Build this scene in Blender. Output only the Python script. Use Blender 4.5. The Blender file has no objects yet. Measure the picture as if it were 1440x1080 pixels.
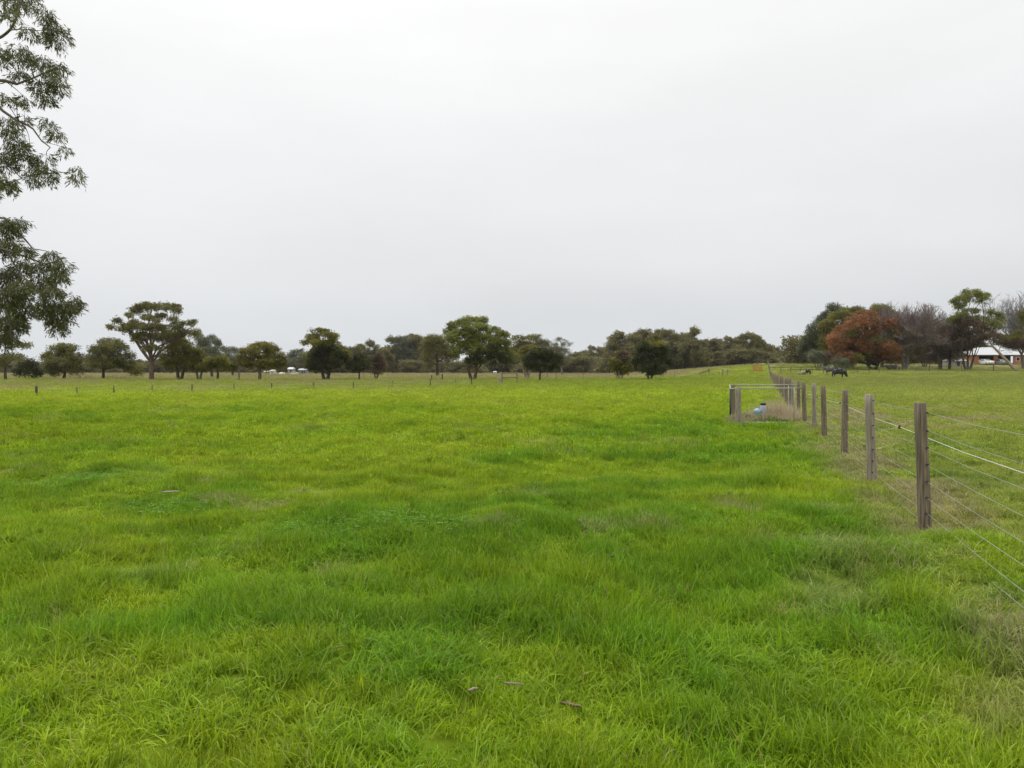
import bpy, math, random
import numpy as np
from mathutils import Vector

C = bpy.context.scene.collection
F, HZ, CAMH = 1100.0, 521.0, 1.55      # focal length in photo pixels, horizon row, eye height (m)
R = math.radians

# ------------------------------------------------------------------ noise / terrain
def _h(ix, iy, s):
    n = (ix.astype(np.int64)*374761393 + iy.astype(np.int64)*668265263 + s*974711) & 0xffffffff
    n = ((n ^ (n >> 13))*1274126177) & 0xffffffff
    return ((n ^ (n >> 16)) & 0xffff)/65535.0
def vn(x, y, s=0):
    ix = np.floor(x); iy = np.floor(y); fx = x-ix; fy = y-iy
    fx = fx*fx*fx*(fx*(fx*6-15)+10); fy = fy*fy*fy*(fy*(fy*6-15)+10)
    a = _h(ix, iy, s); b = _h(ix+1, iy, s); c = _h(ix, iy+1, s); d = _h(ix+1, iy+1, s)
    return (a*(1-fx)+b*fx)*(1-fy)+(c*(1-fx)+d*fx)*fy
def fbm(x, y, s=0, o=3):
    t = 0; a = .5; n = 0
    for k in range(o):
        ca, sa = math.cos(.7*k+.4), math.sin(.7*k+.4)
        t = t+a*vn((x*ca-y*sa)*2**k+17.3*k, (x*sa+y*ca)*2**k-9.1*k, s+k*7); n += a; a *= .55
    return t/n
def sst(a, b, x):
    t = np.clip((x-a)/(b-a), 0, 1); return t*t*(3-2*t)
def base_h(X, Y):
    X = np.asarray(X, float); Y = np.asarray(Y, float)
    u = np.where(Y > 1, X/np.maximum(Y, 1), 0)
    s = sst(.10, .36, u)
    D = np.maximum(Y, 0)
    hr = np.interp(D, [0, 60, 90, 125, 150, 165, 195, 300, 600, 3000], [0, 0, .03, .3, 1.4, 1.65, 2.9, 4.2, 4.5, 5.2])
    hl = np.interp(D, [0, 120, 200, 400, 3000], [0, 0, .1, .5, 1.2])
    return hl*(1-s)+hr*s
def bump_h(X, Y):
    d = np.hypot(X, Y)
    f = 1-.75*sst(25, 90, d)
    b = (fbm(X/2.3, Y/2.3, 3)-.5)*.26 + (vn(X/.62+3, Y/.62, 11)-.5)*.11
    b += (fbm(X/9, Y/9, 5)-.5)*.25*sst(6, 30, d)
    return b*f*sst(260, 150, d)
def G(X, Y):
    return base_h(X, Y)+bump_h(X, Y)
def g(x, y):
    return float(G(np.array([x]), np.array([y]))[0])
def fence_x(Y):
    Y = np.asarray(Y, float)
    return np.where(Y < 28, 1.72+.2986*Y, 10.08+.322*(Y-28))

def fields(X, Y):
    """natural colour of the sward at a place, how tall it is, how dry it is"""
    X = np.asarray(X, float); Y = np.asarray(Y, float)
    fx = X-fence_x(Y); right = sst(.2, 1.4, fx)
    u = X/np.maximum(Y, 1)
    n1 = fbm(X/6.0, Y/6.0, 21); n2 = fbm(X/1.7, Y/1.7, 31); n3 = fbm(X/22, Y/22, 41); n4 = fbm(X/.55, Y/.55, 51, 2)
    lush = .37+.55*(n1-.5)+.85*(n2-.5)+.5*(n3-.5)+.7*(n4-.5)
    lush += .22*sst(-1, -9, X)*sst(6, 10, Y)*sst(30, 17, Y)       # deeper green left of the picture
    lush += .26*sst(5.5, 1.5, np.abs(fx+3.2))*sst(2, 5, Y)*sst(60, 25, Y)   # rich strip beside the fence
    lush += -.20*sst(22, 40, Y) - .30*right
    lush += right*.55*sst(.56, .68, fbm(X/1.9, Y/1.5, 181, 2))*sst(90, 40, Y)
    for (bx, by, br, bs, am) in ((-1.1, 7.45, 1.5, .42, .6), (-1.9, 6.8, 1.0, .3, .35), (-3.8, 9.0, .8, .45, .45), (-.45, 3.85, .38, .22, .6), (-6.0, 10.7, 2.0, .9, .35), (1.4, 10, .8, .5, .4), (2.6, 10.2, .8, .5, .4),
                                (2.7, 6.6, .7, .45, .4), (-1.4, 4.4, .35, .18, .4), (-2.4, 4.6, .7, .3, .35), (-.6, 14, 1.6, .6, .35), (3.6, 14, 1.6, .9, .35)):
        lush += am*np.exp(-((X-bx)/br)**2-((Y-by)/bs)**2)*(.6+.8*n4)
    lush = np.clip(lush, 0, 1)
    mid = np.array([.282, .395, .013]); deep = np.array([.165, .312, .011]); yel = np.array([.352, .432, .020])
    l = lush[..., None]
    col = np.where(l > .5, mid+(deep-mid)*(l-.5)*2, yel+(mid-yel)*l*2)
    oli = np.array([.262, .295, .062])
    col = col+(oli-col)*(right*.6)[..., None]
    dry = np.zeros_like(X)
    dry = np.maximum(dry, .6*sst(.6, .12, np.abs(fx+.05))*sst(.40, .68, n2+.35*n4-.12))      # worn strip under the wires
    dry = np.maximum(dry, .28*sst(.60, .75, fbm(X/.8, Y/.8, 77))*sst(1.3, .3, np.abs(fx+.7)))
    dry = np.maximum(dry, .75*right*sst(.54, .72, fbm(X/2.6, Y/2.6, 61))*sst(60, 20, Y))
    dry = np.maximum(dry, .8*sst(-.1, .15, fx)*sst(1.3, .5, fx)*sst(.40, .62, fbm(X/1.2, Y/1.2, 63)))
    dry = np.maximum(dry, .4*sst(.70, .80, fbm(X/1.0, Y/1.0, 71)))
    w = sst(48, 70, Y)*sst(.1, -.25, u)
    dry = np.maximum(dry, w*sst(.38, .62, fbm(X/7, Y/2.8, 91))*.78)                       # pale weeds by the left fence
    far = sst(136, 150, Y+14*(n3-.5))*sst(.30, .18, u) + sst(190, 225, Y)*sst(.16, .26, u)
    dry = np.maximum(dry, np.clip(far, 0, 1)*.82)
    dry = np.maximum(dry, sst(160, 175, Y)*sst(.45, .5, u)*.4)
    dc = np.array([.385, .325, .150])
    dry = np.clip(dry, 0, 1)
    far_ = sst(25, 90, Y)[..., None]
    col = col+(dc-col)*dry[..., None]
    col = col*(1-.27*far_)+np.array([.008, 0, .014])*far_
    return col, lush, dry, right

# ------------------------------------------------------------------ helpers
def link(o): C.objects.link(o); return o
def tag(o, label=None, cat=None, group=None, kind=None):
    if label: o['label'] = label
    if cat: o['category'] = cat
    if group: o['group'] = group
    if kind: o['kind'] = kind
    return o
def empty(name, loc=(0, 0, 0), rz=0):
    o = bpy.data.objects.new(name, None); o.location = loc; o.rotation_euler[2] = rz
    o.empty_display_size = .3
    return link(o)
def np_mesh(name, V, Q, mats, parent=None, attr=None, smooth=False, matidx=None):
    """V (n,3), Q (m,k) all faces of k corners"""
    V = np.asarray(V, np.float32); Q = np.asarray(Q, np.int32)
    me = bpy.data.meshes.new(name)
    m, k = Q.shape
    me.vertices.add(len(V)); me.vertices.foreach_set('co', V.ravel())
    me.loops.add(m*k); me.loops.foreach_set('vertex_index', Q.ravel())
    me.polygons.add(m); me.polygons.foreach_set('loop_start', np.arange(0, m*k, k, dtype=np.int32))
    if matidx is not None: me.polygons.foreach_set('material_index', np.asarray(matidx, np.int32))
    if smooth: me.polygons.foreach_set('use_smooth', np.ones(m, bool))
    if attr is not None:
        for an, (dom, typ, dat) in attr.items():
            a = me.attributes.new(an, typ, dom)
            a.data.foreach_set('value' if typ == 'FLOAT' else 'color' if typ == 'FLOAT_COLOR' else 'vector', np.asarray(dat, np.float32).ravel())
    for mt in (mats if isinstance(mats, (list, tuple)) else [mats]): me.materials.append(mt)
    me.update(calc_edges=True)
    o = link(bpy.data.objects.new(name, me))
    if parent: o.parent = parent
    return o
class MB:
    def __init__(s): s.v = []; s.f = []
    def add(s, v, f):
        n = len(s.v); s.v += [tuple(p) for p in v]; s.f += [tuple(i+n for i in q) for q in f]; return s
    def box(s, x0, x1, y0, y1, z0, z1):
        v = [(x0, y0, z0), (x1, y0, z0), (x1, y1, z0), (x0, y1, z0), (x0, y0, z1), (x1, y0, z1), (x1, y1, z1), (x0, y1, z1)]
        return s.add(v, [(3, 2, 1, 0), (4, 5, 6, 7), (0, 1, 5, 4), (1, 2, 6, 5), (2, 3, 7, 6), (3, 0, 4, 7)])
    def tube(s, pts, rad, n=6, cap=True):
        pts = [Vector(p) for p in pts]
        if not isinstance(rad, (list, tuple)): rad = [rad]*len(pts)
        V = []; Fc = []
        up = Vector((0.13, .31, 1)).normalized()
        d0 = (pts[-1]-pts[0]).normalized()
        if abs(d0.dot(up)) > .9: up = Vector((1, .1, .05)).normalized()
        for i, p in enumerate(pts):
            d = (pts[min(i+1, len(pts)-1)]-pts[max(i-1, 0)]).normalized()
            a = d.cross(up).normalized(); b = d.cross(a)
            for k in range(n):
                t = 2*math.pi*k/n
                V.append(p+(a*math.cos(t)+b*math.sin(t))*rad[i])
        for i in range(len(pts)-1):
            for k in range(n):
                Fc.append((i*n+k, i*n+(k+1) % n, (i+1)*n+(k+1) % n, (i+1)*n+k))
        if cap:
            Fc.append(tuple(range(n))[::-1]); Fc.append(tuple((len(pts)-1)*n+k for k in range(n)))
        return s.add(V, Fc)
    def lathe(s, prof, n=20, c=(0, 0, 0)):
        V = []; Fc = []
        for r, z in prof:
            for k in range(n):
                t = 2*math.pi*k/n; V.append((c[0]+r*math.cos(t), c[1]+r*math.sin(t), c[2]+z))
        for i in range(len(prof)-1):
            for k in range(n): Fc.append((i*n+k, i*n+(k+1) % n, (i+1)*n+(k+1) % n, (i+1)*n+k))
        Fc.append(tuple(range(n))[::-1]); Fc.append(tuple((len(prof)-1)*n+k for k in range(n)))
        return s.add(V, Fc)
    def build(s, name, mat, parent=None, smooth=False, bevel=0):
        me = bpy.data.meshes.new(name); me.from_pydata(s.v, [], s.f)
        for m in (mat if isinstance(mat, list) else [mat]): me.materials.append(m)
        if smooth: me.polygons.foreach_set('use_smooth', [True]*len(me.polygons))
        me.update()
        o = link(bpy.data.objects.new(name, me))
        if parent: o.parent = parent
        if bevel:
            b = o.modifiers.new('b', 'BEVEL'); b.width = bevel; b.segments = 2; b.limit_method = 'ANGLE'
        return o

# ------------------------------------------------------------------ materials
def mat(name):
    m = bpy.data.materials.new(name); m.use_nodes = True; nt = m.node_tree; nt.nodes.clear()
    return m, nt, nt.nodes, nt.links
def out(nt, sh):
    o = nt.nodes.new('ShaderNodeOutputMaterial'); nt.links.new(sh, o.inputs['Surface'])
def basic(name, col, rough=.8, noise=0.0, scale=6, stretch=(1, 1, 1), bump=0, col2=None, metal=0):
    m, nt, N, L = mat(name)
    b = N.new('ShaderNodeBsdfPrincipled'); b.inputs['Roughness'].default_value = rough; b.inputs['Metallic'].default_value = metal
    out(nt, b.outputs[0])
    if noise or col2:
        tc = N.new('ShaderNodeTexCoord'); mp = N.new('ShaderNodeMapping'); mp.inputs['Scale'].default_value = stretch
        nz = N.new('ShaderNodeTexNoise'); nz.inputs['Scale'].default_value = scale; nz.inputs['Detail'].default_value = 6
        L.new(tc.outputs['Object'], mp.inputs[0]); L.new(mp.outputs[0], nz.inputs['Vector'])
        mx = N.new('ShaderNodeMix'); mx.data_type = 'RGBA'
        c2 = col2 or tuple(c*(1-noise) for c in col)
        mr = N.new('ShaderNodeMapRange'); mr.inputs[1].default_value = .32; mr.inputs[2].default_value = .68
        L.new(nz.outputs[0], mr.inputs[0]); L.new(mr.outputs[0], mx.inputs[0])
        mx.inputs[6].default_value = (*col, 1); mx.inputs[7].default_value = (*c2, 1)
        L.new(mx.outputs[2], b.inputs['Base Color'])
        if bump:
            bp = N.new('ShaderNodeBump'); bp.inputs['Strength'].default_value = bump; bp.inputs['Distance'].default_value = .01
            L.new(nz.outputs[0], bp.inputs['Height']); L.new(bp.outputs[0], b.inputs['Normal'])
    else: b.inputs['Base Color'].default_value = (*col, 1)
    return m
def leafy(name, ca, cb, trans=.35, rough=.5, scale=.35):
    """foliage: per-leaf tone from attribute v, slow colour drift through the crown"""
    m, nt, N, L = mat(name)
    at = N.new('ShaderNodeAttribute'); at.attribute_name = 'v'
    tc = N.new('ShaderNodeTexCoord'); nz = N.new('ShaderNodeTexNoise'); nz.inputs['Scale'].default_value = scale; nz.inputs['Detail'].default_value = 2
    L.new(tc.outputs['Object'], nz.inputs['Vector'])
    ad = N.new('ShaderNodeMath'); ad.operation = 'MULTIPLY_ADD'; L.new(nz.outputs[0], ad.inputs[0]); ad.inputs[1].default_value = 1.6
    sb = N.new('ShaderNodeMath'); sb.operation = 'MULTIPLY_ADD'; L.new(at.outputs['Fac'], sb.inputs[0]); sb.inputs[1].default_value = .8; sb.inputs[2].default_value = -.7
    L.new(sb.outputs[0], ad.inputs[2]); ad.use_clamp = True
    mx = N.new('ShaderNodeMix'); mx.data_type = 'RGBA'; mx.inputs[6].default_value = (*ca, 1); mx.inputs[7].default_value = (*cb, 1)
    L.new(ad.outputs[0], mx.inputs[0])
    d = N.new('ShaderNodeBsdfPrincipled'); d.inputs['Roughness'].default_value = rough; d.inputs['Specular IOR Level'].default_value = .25
    t = N.new('ShaderNodeBsdfTranslucent')
    L.new(mx.outputs[2], d.inputs['Base Color']); L.new(mx.outputs[2], t.inputs['Color'])
    ms = N.new('ShaderNodeMixShader'); ms.inputs[0].default_value = trans
    L.new(d.outputs[0], ms.inputs[1]); L.new(t.outputs[0], ms.inputs[2]); out(nt, ms.outputs[0])
    return m
def grass_mat():
    m, nt, N, L = mat('grass_blades')
    a = N.new('ShaderNodeAttribute'); a.attribute_type = 'INSTANCER'; a.attribute_name = 'tint'
    v = N.new('ShaderNodeAttribute'); v.attribute_name = 'v'
    br = N.new('ShaderNodeMix'); br.data_type = 'RGBA'; br.blend_type = 'MULTIPLY'; br.inputs[0].default_value = 1
    cr = N.new('ShaderNodeValToRGB')
    e = cr.color_ramp.elements; e[0].position = 0; e[0].color = (.55, .60, .6, 1); e[1].position = .55; e[1].color = (1, 1, 1, 1)
    e = cr.color_ramp.elements.new(.84); e.color = (1.2, 1.16, 1.3, 1)
    e = cr.color_ramp.elements.new(.90); e.color = (1.28, 1.2, 2.4, 1)
    L.new(v.outputs['Fac'], cr.inputs[0]); L.new(a.outputs['Color'], br.inputs[6]); L.new(cr.outputs[0], br.inputs[7])
    st = N.new('ShaderNodeMath'); st.operation = 'GREATER_THAN'; st.inputs[1].default_value = 1.5; L.new(v.outputs['Fac'], st.inputs[0])
    mx = N.new('ShaderNodeMix'); mx.data_type = 'RGBA'; L.new(st.outputs[0], mx.inputs[0]); L.new(br.outputs[2], mx.inputs[6]); mx.inputs[7].default_value = (.40, .36, .12, 1)
    d = N.new('ShaderNodeBsdfDiffuse')
    t = N.new('ShaderNodeBsdfTranslucent'); L.new(mx.outputs[2], d.inputs['Color']); L.new(mx.outputs[2], t.inputs['Color'])
    ms = N.new('ShaderNodeMixShader'); ms.inputs[0].default_value = .48
    L.new(d.outputs[0], ms.inputs[1]); L.new(t.outputs[0], ms.inputs[2])
    gl = N.new('ShaderNodeBsdfGlossy'); gl.inputs['Roughness'].default_value = .38; m2 = N.new('ShaderNodeMixShader'); m2.inputs[0].default_value = .015
    L.new(ms.outputs[0], m2.inputs[1]); L.new(gl.outputs[0], m2.inputs[2]); out(nt, m2.outputs[0])
    return m
def ground_mat():
    m, nt, N, L = mat('pasture_sward')
    a = N.new('ShaderNodeAttribute'); a.attribute_name = 'tint'
    ge = N.new('ShaderNodeNewGeometry')
    n1 = N.new('ShaderNodeTexNoise'); n1.inputs['Scale'].default_value = 1.3; n1.inputs['Detail'].default_value = 8; n1.inputs['Roughness'].default_value = .65
    L.new(ge.outputs['Position'], n1.inputs['Vector'])
    r = N.new('ShaderNodeMapRange'); r.inputs[1].default_value = .3; r.inputs[2].default_value = .7; r.inputs[3].default_value = .62; r.inputs[4].default_value = 1.12
    L.new(n1.outputs[0], r.inputs[0])
    mu = N.new('ShaderNodeVectorMath'); mu.operation = 'SCALE'; L.new(a.outputs['Color'], mu.inputs[0]); L.new(r.outputs[0], mu.inputs['Scale'])
    b = N.new('ShaderNodeBsdfPrincipled'); b.inputs['Roughness'].default_value = 1; b.inputs['Specular IOR Level'].default_value = 0
    L.new(mu.outputs[0], b.inputs['Base Color'])
    bp = N.new('ShaderNodeBump'); bp.inputs['Strength'].default_value = .6; bp.inputs['Distance'].default_value = .15
    L.new(n1.outputs[0], bp.inputs['Height']); L.new(bp.outputs[0], b.inputs['Normal'])
    out(nt, b.outputs[0]); return m

M = dict(
    ground=ground_mat(), grass=grass_mat(),
    post=basic('weathered_timber', (.25, .195, .13), .9, scale=7, stretch=(9, 9, .45), bump=1, col2=(.075, .058, .041)),
    post_pale=basic('grey_timber', (.33, .285, .215), .9, scale=5, stretch=(8, 8, .7), bump=.8, col2=(.155, .128, .09)),
    wire=basic('fence_wire', (.33, .34, .31), .45, .2, 3, metal=.35),
    hot=basic('white_polywire', (.66, .67, .63), .5),
    black=basic('black_plastic', (.015, .015, .016), .45),
    galv=basic('galvanised_pipe', (.36, .36, .32), .5, .25, 8, metal=.2),
    darkmetal=basic('dark_metal', (.04, .042, .045), .6, .3, 8),
    bark=basic('dark_bark', (.085, .068, .052), .95, scale=2.2, stretch=(4, 4, 1), bump=.5, col2=(.035, .028, .022)),
    bark_red=basic('reddish_bark', (.155, .098, .072), .95, scale=1.4, stretch=(4, 4, 1), bump=.5, col2=(.06, .045, .035)),
    bark_grey=basic('grey_bark', (.165, .140, .118), .95, scale=1.4, stretch=(4, 4, 1), bump=.5, col2=(.09, .075, .062)),
    bark_pale=basic('pale_dead_wood', (.36, .27, .21), .9, scale=1.5, stretch=(4, 4, .8), bump=.4, col2=(.17, .135, .11)),
    euc=leafy('gum_leaves', (0.1040, 0.1008, 0.0340), (0.2080, 0.1968, 0.0520)),
    near=leafy('willowy_gum_leaves', (0.0660, 0.0734, 0.0340), (0.1760, 0.1836, 0.0620), scale=1.2),
    olive=leafy('olive_leaves', (0.1114, 0.1087, 0.0270), (0.2531, 0.2329, 0.0405)),
    bright=leafy('mid_green_leaves', (0.1134, 0.1283, 0.0297), (0.2512, 0.2624, 0.0505)),
    dark=leafy('dark_dense_leaves', (0.0405, 0.0459, 0.0175), (0.0891, 0.0945, 0.0270)),
    grey=leafy('grey_green_leaves', (0.0974, 0.1098, 0.0672), (0.1680, 0.1803, 0.0980)),
    far=leafy('far_leaves', (0.1224, 0.1142, 0.0460), (0.2280, 0.2061, 0.0720), scale=.15),
    rust=leafy('rust_leaves', (0.1365, 0.0806, 0.0374), (0.4030, 0.1716, 0.0616), scale=.3),
    brown=leafy('brown_leaves', (0.0910, 0.0650, 0.0455), (0.1755, 0.1105, 0.0650)),
    twig=basic('bare_twigs', (.25, .195, .185), .95, .3, 2),
    twig_grey=basic('pale_bare_twigs', (.24, .22, .22), .95, .3, 2),
    weed=leafy('dry_weed_stalks', (.30, .25, .15), (.56, .46, .30), trans=.3, scale=2),
    weedg=leafy('green_weed_leaves', (.10, .14, .04), (.17, .22, .06), trans=.3, scale=2),
    clover=leafy('clover_leaves', (.09, .22, .008), (.16, .33, .012), trans=.3, scale=3),
    cow=basic('black_hide', (.016, .015, .015), .55, .3, 3),
    cowsheen=basic('black_hide_painted_sheen', (.11, .11, .118), .5, scale=1.1, col2=(.012, .012, .014)),  # sheen on the black hide painted in as grey patches
    cream=basic('cream_and_black_hide', (.42, .36, .27), .8, scale=1.4, col2=(.05, .045, .04)),
    brick=basic('orange_brick', (.42, .175, .085), .9, .3, 9),
    roofw=basic('white_roof_sheet', (.44, .45, .46), .5, .08, 3),
    roofg=basic('grey_roof_sheet', (.36, .36, .35), .6, .15, 3),
    dblue=basic('dark_blue_door', (.015, .028, .055), .6),
    conc=basic('concrete', (.40, .38, .34), .9, .2, 6),
    white=basic('white_paint', (.75, .75, .73), .4),
    creamp=basic('cream_paint', (.62, .62, .45), .4),
    bluegrey=basic('blue_grey_sheet', (.16, .19, .24), .6),
    glass=basic('dark_glass', (.02, .025, .03), .08),
    tyre=basic('tyre_rubber', (.02, .02, .02), .8),
    blue=basic('light_blue_plastic', (.26, .44, .56), .4),
    lav=basic('pale_lavender_plastic', (.40, .42, .52), .45),
    redp=basic('red_painted_steel', (.46, .05, .04), .5, .3, 10),
    rail=basic('dark_green_rail', (.045, .062, .03), .6),
    stone=basic('pale_stone', (.48, .46, .42), .9, .3, 10),
    strip=basic('brown_bark_strip', (.17, .115, .07), .9, .5, 20),
)

# ------------------------------------------------------------------ ground
def make_ground():
    rr = np.concatenate([np.geomspace(.4, 260, 330), np.geomspace(270, 4000, 40)])
    na = 900
    # finer toward the field of view (still a full disc)
    t = np.linspace(-1, 1, na, endpoint=False)
    ang = math.pi*(.30*t+.70*t**3)
    Rr, A = np.meshgrid(rr, ang, indexing='ij')
    X = Rr*np.sin(A); Y = Rr*np.cos(A)
    X = np.concatenate([[0], X.ravel()]); Y = np.concatenate([[0], Y.ravel()])
    Z = G(X, Y)
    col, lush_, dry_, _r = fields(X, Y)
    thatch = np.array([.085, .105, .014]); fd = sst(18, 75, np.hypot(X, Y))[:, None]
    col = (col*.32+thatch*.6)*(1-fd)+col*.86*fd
    n = len(rr)
    i = np.arange(n-1)[:, None]*na+np.arange(na)[None, :]+1
    j = np.arange(n-1)[:, None]*na+(np.arange(na)[None, :]+1) % na+1
    Q = np.stack([i, i+na, j+na, j], -1).reshape(-1, 4)
    k = np.arange(na); cq = np.stack([np.zeros(na, int), k+1, (k+1) % na+1], -1)
    # centre fan as degenerate-free quads: small cap of triangles added as a second mesh region
    V = np.stack([X, Y, Z], -1)
    me = bpy.data.meshes.new('ground')
    me.vertices.add(len(V)); me.vertices.foreach_set('co', V.astype(np.float32).ravel())
    loops = np.concatenate([Q.ravel(), cq.ravel()]).astype(np.int32)
    me.loops.add(len(loops)); me.loops.foreach_set('vertex_index', loops)
    st = np.concatenate([np.arange(len(Q))*4, len(Q)*4+np.arange(len(cq))*3]).astype(np.int32)
    me.polygons.add(len(st)); me.polygons.foreach_set('loop_start', st)
    me.polygons.foreach_set('use_smooth', np.ones(len(st), bool))
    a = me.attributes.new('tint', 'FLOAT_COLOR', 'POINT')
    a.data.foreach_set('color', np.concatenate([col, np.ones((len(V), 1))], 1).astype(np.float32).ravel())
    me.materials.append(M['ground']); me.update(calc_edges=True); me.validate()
    if me.polygons[0].normal.z < 0: me.flip_normals()
    o = link(bpy.data.objects.new('ground', me)); tag(o, kind='structure')
    return o
make_ground()

# ------------------------------------------------------------------ grass
rng = np.random.default_rng(5)
def blades(n, rad, l0, l1, w, seg, rg, straw=.03, lean=.5, clumpy=0):
    th = rg.uniform(0, 2*math.pi, n); rr = rad*np.sqrt(rg.uniform(0, 1, n))
    if clumpy:
        cx = rg.normal(0, rad*.55, (clumpy, 2)); ci = rg.integers(0, clumpy, n)
        px = cx[ci, 0]+rg.normal(0, rad*.12, n); py = cx[ci, 1]+rg.normal(0, rad*.12, n)
    else: px = rr*np.cos(th); py = rr*np.sin(th)
    ln = rg.uniform(l0, l1, n)*rg.uniform(.75, 1.15, n); az = rg.uniform(0, 2*math.pi, n)
    le = np.abs(rg.normal(0, lean, n))+.12
    dx, dy = np.cos(az), np.sin(az); sx, sy = -dy, dx
    tw = rg.uniform(-.9, .9, n); sx2 = sx*np.cos(tw)+dx*np.sin(tw); sy2 = sy*np.cos(tw)+dy*np.sin(tw)
    V = []; 
    for s in range(seg+1):
        t = s/seg
        a = le*(.35+1.35*t)     # bend grows along the blade
        h = ln*t*np.cos(a*.62); o_ = ln*t*np.sin(a*.8)
        ww = w*rg.uniform(.7, 1.3, n)*0+w*(1-t**1.6*.92)*.5
        for sg in (-1, 1):
            V.append(np.stack([px+dx*o_+sg*sx2*ww, py+dy*o_+sg*sy2*ww, h-.01*(t == 0)], -1))
    V = np.stack(V, 1)           # n, 2(seg+1), 3
    k = 2*(seg+1); b = np.arange(n)[:, None]*k
    Q = np.concatenate([b+np.array([[2*s, 2*s+1, 2*s+3, 2*s+2]]) for s in range(seg)], 0)
    v = rg.uniform(0, 1, n); v[rg.uniform(0, 1, n) < straw] = 2
    return V.reshape(-1, 3), Q, np.tile(v, seg)
src = bpy.data.collections.new('tufts')
def tuft(i, args, m):
    V, Q, v = blades(*args[:-1], rng, **args[-1])
    o = np_mesh('tuft_%02d' % i, V, Q, m, attr={'v': ('FACE', 'FLOAT', v)}, smooth=True)
    C.objects.unlink(o); src.objects.link(o)
gm = M['grass']
for i in range(5): tuft(i, (95, .13, .04, .10, .0060, 3, dict(straw=.004+.006*i, lean=.75+.12*i, clumpy=0 if i < 3 else 8)), gm)
for i in range(5, 7): tuft(i, (75, .12, .065, .145, .0064, 4, dict(straw=.012, lean=1.05)), gm)          # long lush tufts
for i in range(7, 10): tuft(i, (150, .36, .035, .085, .0115, 2, dict(straw=.006, lean=.85, clumpy=9 if i > 7 else 0)), gm)
for i in range(10, 12): tuft(i, (150, .95, .05, .12, .026, 1, dict(straw=.02, lean=.6, clumpy=14 if i == 11 else 0)), gm)
for i in range(12, 13): tuft(i, (45, .16, .06, .17, .0038, 3, dict(straw=.65, lean=.8)), gm)        # dead straw
for i in range(13, 14): tuft(i, (150, 1.3, .14, .34, .035, 1, dict(straw=.08, lean=.5)), gm)         # very far

def scatter(name, P, idx, sc, scz, tint, coll, label_kind='stuff'):
    n = len(P)
    gx = (G(P[:, 0]+.09, P[:, 1])-G(P[:, 0]-.09, P[:, 1]))/.18; gy = (G(P[:, 0], P[:, 1]+.09)-G(P[:, 0], P[:, 1]-.09))/.18
    gx = gx+rng.normal(0, .17, n); gy = gy+rng.normal(0, .17, n)
    nl = np.sqrt(gx*gx+gy*gy+1); nx, ny, nz = -gx/nl, -gy/nl, 1/nl
    T = np.zeros((n, 3, 3)); k = 1/(1+nz)
    T[:, 0, 0] = 1-nx*nx*k; T[:, 0, 1] = -nx*ny*k; T[:, 0, 2] = nx; T[:, 1, 0] = -nx*ny*k; T[:, 1, 1] = 1-ny*ny*k; T[:, 1, 2] = ny
    T[:, 2, 0] = -nx; T[:, 2, 1] = -ny; T[:, 2, 2] = nz
    a_ = rng.uniform(0, 2*math.pi, n); Rz = np.zeros((n, 3, 3)); Rz[:, 0, 0] = np.cos(a_); Rz[:, 0, 1] = -np.sin(a_); Rz[:, 1, 0] = np.sin(a_); Rz[:, 1, 1] = np.cos(a_); Rz[:, 2, 2] = 1
    Mt = T@Rz; rot = np.stack([np.arctan2(Mt[:, 2, 1], Mt[:, 2, 2]), -np.arcsin(np.clip(Mt[:, 2, 0], -1, 1)), np.arctan2(Mt[:, 1, 0], Mt[:, 0, 0])], -1)
    me = bpy.data.meshes.new(name); me.vertices.add(n); me.vertices.foreach_set('co', P.astype(np.float32).ravel())
    for an, typ, key, dat in (('rot', 'FLOAT_VECTOR', 'vector', rot), ('scl', 'FLOAT_VECTOR', 'vector', np.stack([sc, sc, scz], -1)),
                              ('idx', 'INT', 'value', idx), ('tint', 'FLOAT_COLOR', 'color', np.concatenate([tint, np.ones((n, 1))], 1))):
        a = me.attributes.new(an, typ, 'POINT'); a.data.foreach_set(key, np.asarray(dat, np.int32 if typ == 'INT' else np.float32).ravel())
    o = link(bpy.data.objects.new(name, me))
    ng = bpy.data.node_groups.new(name+'_scatter', 'GeometryNodeTree')
    ng.interface.new_socket('Geometry', in_out='INPUT', socket_type='NodeSocketGeometry')
    ng.interface.new_socket('Geometry', in_out='OUTPUT', socket_type='NodeSocketGeometry')
    N = ng.nodes; L = ng.links
    gi = N.new('NodeGroupInput'); go = N.new('NodeGroupOutput')
    ip = N.new('GeometryNodeInstanceOnPoints'); ci = N.new('GeometryNodeCollectionInfo')
    ci.inputs['Collection'].default_value = coll; ci.inputs['Separate Children'].default_value = True; ci.inputs['Reset Children'].default_value = True
    ip.inputs['Pick Instance'].default_value = True
    def na(nm, t):
        q = N.new('GeometryNodeInputNamedAttribute'); q.data_type = t; q.inputs['Name'].default_value = nm; return q.outputs['Attribute']
    L.new(gi.outputs[0], ip.inputs['Points']); L.new(ci.outputs[0], ip.inputs['Instance'])
    L.new(na('idx', 'INT'), ip.inputs['Instance Index']); L.new(na('scl', 'FLOAT_VECTOR'), ip.inputs['Scale'])
    L.new(na('rot', 'FLOAT_VECTOR'), ip.inputs['Rotation'])
    L.new(ip.outputs[0], go.inputs[0])
    md = o.modifiers.new('scatter', 'NODES'); md.node_group = ng
    return o
def sample_wedge(y0, y1, dens, margin=2.2, k=.69):
    a = k*(y1*y1-y0*y0)+2*margin*(y1-y0); n = int(a*dens)
    Y = rng.uniform(y0, y1, int(n*2.4)); hw = k*Y+margin
    keep = rng.uniform(0, 1, len(Y)) < hw/(k*y1+margin); Y = Y[keep][:n]
    X = rng.uniform(-1, 1, len(Y))*(k*Y+margin)
    return X, Y
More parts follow.
